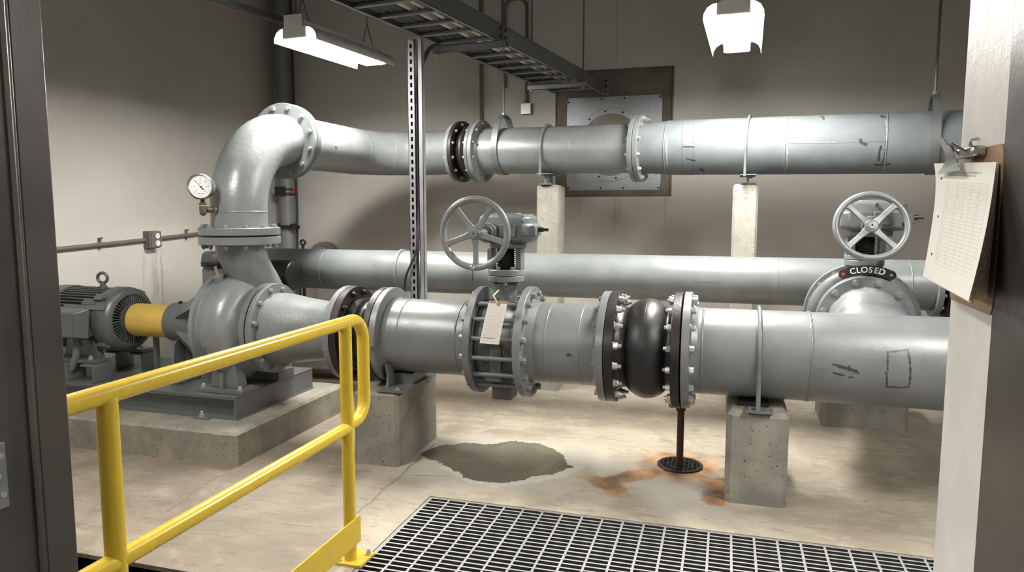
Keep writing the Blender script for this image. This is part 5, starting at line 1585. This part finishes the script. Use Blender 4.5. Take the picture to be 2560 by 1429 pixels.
# spring base, lever and jaw of the clip
cl.span((JX - .030, cy_ - .048, ctop - .010), (JX - .0055, cy_ + .048, ctop + .008))
part('clip_base', cl, M['steel'], t, bevel=.004)
jw = MB()
def lever(i, j):
    u = j / 6; w = (.062, .064, .044, .027, .022, .020, .014)[j]
    x = (.050, .049, .0485, .048, .052, .060, .068)[j]
    z = (-.036, -.031, -.024, -.012, .003, .016, .028)[j]
    return Vector((JX - x - (.0015 if i >= 2 else 0), cy_ + (-w if i in (0, 3) else w), ctop + z))
jw.grid(lever, 4, 7, True)
part('clip_lever', jw, M['steel'], t)
part('clip_spring', MB().tube([(JX - .022, cy_ - .03, ctop - .008), (JX - .05, cy_ - .01, ctop + .014), (JX - .046, cy_, ctop + .002)], .003, 8).tube([(JX - .022, cy_ + .03, ctop - .008), (JX - .05, cy_ + .012, ctop + .014), (JX - .046, cy_, ctop + .002)], .003, 8), M['steel'], t)
hq = onx(2449, 352, JX)
t = thing('hook', 'small chrome wall hook above the clipboard on the white jamb', 'hook', hq)
part('wire', MB().tube([(JX - .002, hq.y, hq.z + .004), (JX - .014, hq.y, hq.z + .002), (JX - .016, hq.y, hq.z - .014), (JX - .012, hq.y + .004, hq.z - .028)], .0028, 8).tube([(JX - .014, hq.y, hq.z), (JX - .016, cy_ - .022, ctop - .012)], .0022, 6).tube([(JX - .014, hq.y, hq.z), (JX - .016, cy_ + .022, ctop - .012)], .0022, 6), M['steel'], t)


def sheet_mat(name, form):
    n = NT(name)
    uv = n.texco('UV'); p = n.sep(uv); u, v = p[0], p[1]
    base = (.90, .87, .79)
    c = n.mix(n.noise(5, 3, vec=uv), sc(base, .95), sc(base, 1.04))
    if form:
        ink = None
        inside = n.math('MULTIPLY', n.math('MULTIPLY', n.step(u, .195, .20), n.step(u, .935, .94, 1, 0)), n.math('MULTIPLY', n.step(v, .135, .14), n.step(v, .835, .84, 1, 0)))
        fr = n.math('FRACT', n.math('MULTIPLY', n.math('SUBTRACT', v, .14), 24 / .7))
        hl_ = n.step(n.math('ABSOLUTE', n.math('SUBTRACT', fr, .5)), .43, .47)
        vl = None
        for x in (.20, .255, .42, .55, .67, .80, .935):
            k = n.step(n.math('ABSOLUTE', n.math('SUBTRACT', u, x)), .002, .004, 1, 0)
            vl = k if vl is None else n.math('MAXIMUM', vl, k)
        grid_ = n.math('MULTIPLY', n.math('MAXIMUM', hl_, vl), inside)
        c = n.mix(n.math('MULTIPLY', grid_, .5), c, (.30, .30, .33))
        # small writing in the upper rows, and two heading lines
        dash = n.step(n.noise(1, 3, .7, vec=n.vmul(uv, (70, 34, 1))), .52, .60)
        row = n.step(n.math('ABSOLUTE', n.math('SUBTRACT', fr, .5)), .20, .28, 1, 0)
        wr = n.math('MULTIPLY', n.math('MULTIPLY', dash, row), n.math('MULTIPLY', inside, n.step(v, .56, .565)))
        c = n.mix(n.math('MULTIPLY', wr, .5), c, (.22, .22, .27))
        col1 = n.math('MULTIPLY', n.math('MULTIPLY', dash, row), n.math('MULTIPLY', inside, n.step(u, .25, .252, 1, 0)))
        c = n.mix(n.math('MULTIPLY', col1, .45), c, (.3, .3, .33))
        for y0, x0, x1 in ((.915, .47, .80), (.885, .49, .72)):
            hd = n.math('MULTIPLY', n.math('MULTIPLY', n.step(u, x0, x0 + .004), n.step(u, x1, x1 + .004, 1, 0)), n.step(n.math('ABSOLUTE', n.math('SUBTRACT', v, y0)), .005, .008, 1, 0))
            c = n.mix(n.math('MULTIPLY', hd, .5), c, (.3, .3, .33))
        for y0 in (.86, .52, .20):
            dd = n.vdist(n.vmul(uv, (1, 1.29, 0)), (.11, y0 * 1.29, 0))
            c = n.mix(n.step(dd, .014, .018, 1, 0), c, (.03, .03, .03))
    return n.out(c, .7)


M['form'] = sheet_mat('log_sheet', True)
M['oldpaper'] = plain('old_paper', (.80, .70, .53), .8)


def sheet(name, TL, TR, BL, BR, bulge, mat, label, group=None, nn=14, th=.0004, lift=0.0):
    mb = MB()
    uvs = []
    nrm = (TR - TL).cross(BL - TL).normalized()
    for top in (0, 1):
        for i in range(nn):
            for j in range(nn):
                u, v = i / (nn - 1), 1 - j / (nn - 1)
                p = TL.lerp(TR, u).lerp(BL.lerp(BR, u), 1 - v)
                w = bulge * math.sin(PI * (1 - v)) * (.6 + .4 * u) + lift * (1 - u) ** 3 * (v ** 6)
                p = p - Vector((1, 0, 0)) * w + nrm * (th if top else 0)
                mb.v.append(p); uvs.append((u, v))
    q = nn * nn
    for i in range(nn - 1):
        for j in range(nn - 1):
            a = i * nn + j
            mb.f += [(a, a + 1, a + nn + 1, a + nn), (q + a, q + a + nn, q + a + nn + 1, q + a + 1)]
    for i in range(nn - 1):
        for a, b in ((i, i + 1), ((nn - 1) * nn + i, (nn - 1) * nn + i + 1), (i * nn, (i + 1) * nn), (i * nn + nn - 1, (i + 1) * nn + nn - 1)):
            mb.f.append((a, b, q + b, q + a))
    o = solo(name, mb, mat, label, 'paper', group, sm=60)
    me = o.data
    ul = me.uv_layers.new(name='UVMap')
    for lp in me.loops: ul.data[lp.index].uv = uvs[lp.vertex_index]
    return o


def solve_x(px, py, ref, L, lo, hi):
    best = None
    for k in range(200):
        X = lo + (hi - lo) * k / 199
        p = onx(px, py, X)
        e = abs((p - ref).length - L)
        if best is None or e < best[0]: best = (e, p)
    return best[1]


TL, TR = onx(2349, 408, JX - .034), onx(2491, 405, JX - .0135)
BL = solve_x(2307, 690, TL, .262, JX - .20, JX - .05)
BR = solve_x(2421, 752, TR, .272, JX - .20, JX - .04)
sheet('log_sheet', TL, TR, BL, BR, -.004, M['form'], 'top log sheet with a printed table, curling off the clipboard', lift=.010)
BLw, BRw = onx(2372, 700, JX - .0105), onx(2468, 750, JX - .0105)
TLw, TRw = onx(2392, 420, JX - .0092), onx(2494, 417, JX - .0092)
NS = 9
for k in range(NS):
    w = (k + 1.2) / (NS + .6)
    jt = (BL - TL).normalized() * random.uniform(-.003, .006)
    sheet('log_sheet', TL.lerp(TLw, w) + Vector((.002, .0, 0)), TR.lerp(TRw, w) + Vector((.002, 0, 0)), BL.lerp(BLw, w) + jt, BR.lerp(BRw, w) + jt, 0.0, M['oldpaper'],
          'yellowed older sheet in the thick stack under the top log sheet', 'older sheets on the clipboard', nn=8)

# paper tag on the valve
tp0 = ony(1250, 757, FY - .335)
t = thing('paper_tag', 'white paper inspection tag tied to the front of the valve', 'tag', tp0 + Vector((0, 0, -.25)))
TLt, TRt, BLt, BRt = ony(1223, 750, FY - .33), ony(1270, 753, FY - .33), ony(1199, 857, FY - .335), ony(1247, 861, FY - .335)
def tagm():
    n = NT('tag_paper'); uv = n.texco('UV'); p = n.sep(uv); u, v = p[0], p[1]
    c = n.mix(n.step(v, .935, .94), (.80, .77, .70), (.42, .27, .18))
    fr = n.math('FRACT', n.math('MULTIPLY', v, 24))
    row = n.step(n.math('ABSOLUTE', n.math('SUBTRACT', fr, .5)), .15, .25, 1, 0)
    dash = n.step(n.noise(1, 3, .7, vec=n.vmul(uv, (16, 24, 1))), .42, .5)
    ins = n.math('MULTIPLY', n.math('MULTIPLY', n.step(u, .08, .1), n.step(u, .9, .92, 1, 0)), n.math('MULTIPLY', n.step(v, .03, .04), n.step(v, .86, .87, 1, 0)))
    c = n.mix(n.math('MULTIPLY', n.math('MULTIPLY', n.math('MULTIPLY', row, dash), ins), .5), c, (.35, .33, .30))
    b2 = n.math('MULTIPLY', n.math('MULTIPLY', n.step(n.math('ABSOLUTE', n.math('SUBTRACT', v, .135)), .006, .01, 1, 0), ins), n.step(u, .75, .76, 1, 0))
    c = n.mix(n.math('MULTIPLY', b2, .8), c, (.05, .05, .05))
    return n.out(c, .7)
mb = MB(); uvs = []; nn = 10
for top in (0, 1):
    for i in range(nn):
        for j in range(nn):
            u, v = i / (nn - 1), 1 - j / (nn - 1)
            p = TLt.lerp(TRt, u).lerp(BLt.lerp(BRt, u), 1 - v) + Vector((0, -.006 * math.sin(PI * (1 - v)) - (.0005 if top else 0), 0))
            mb.v.append(p); uvs.append((u, v))
q = nn * nn
for i in range(nn - 1):
    for j in range(nn - 1):
        a = i * nn + j
        mb.f += [(a, a + 1, a + nn + 1, a + nn), (q + a, q + a + nn, q + a + nn + 1, q + a + 1)]
o = part('card', mb, tagm(), t, sm=60)
ul = o.data.uv_layers.new(name='UVMap')
for lp in o.data.loops: ul.data[lp.index].uv = uvs[lp.vertex_index]
tq = ony(1245, 760, FY - .338)
part('string', MB().tube([tq, ony(1240, 750, FY - .345), ony(1233, 739, FY - .33), Vector((ony(1233, 739, FY - .30).x, FY - .20, ony(1233, 739, FY - .30).z + .02))], .0035, 8), plain('string', (.62, .56, .48), .8), t)
part('eyelet', MB().torus(ax(tq + Vector((0, -.001, 0)), (0, -1, 0)), .0055, .002, 16, 6), M['brass'], t)

# ================================================================== WORLD, CAMERA, VIEW
w = bpy.data.worlds.new('world'); SC.world = w; w.use_nodes = True
w.node_tree.nodes['Background'].inputs[0].default_value = (.9, .93, 1, 1)
w.node_tree.nodes['Background'].inputs[1].default_value = .15
cam = bpy.data.cameras.new('camera'); co = bpy.data.objects.new('camera', cam); COL.objects.link(co)
cam.sensor_fit = 'HORIZONTAL'; cam.sensor_width = 36.0; cam.lens = F / 2560 * 36.0
cam.clip_start = .02
co.matrix_world = Matrix(((RT.x, UP.x, -FW.x, EYE.x), (RT.y, UP.y, -FW.y, EYE.y), (RT.z, UP.z, -FW.z, EYE.z), (0, 0, 0, 1)))
SC.camera = co
SC.view_settings.view_transform = 'Standard'
SC.view_settings.look = 'None'
SC.view_settings.gamma = 1.0
SC.view_settings.exposure = 0.0
SC.view_settings.use_curve_mapping = False
SC.cycles.max_bounces = 8
SC.cycles.diffuse_bounces = 4
SC.cycles.use_denoising = True
SC.cycles.sample_clamp_indirect = 12.0
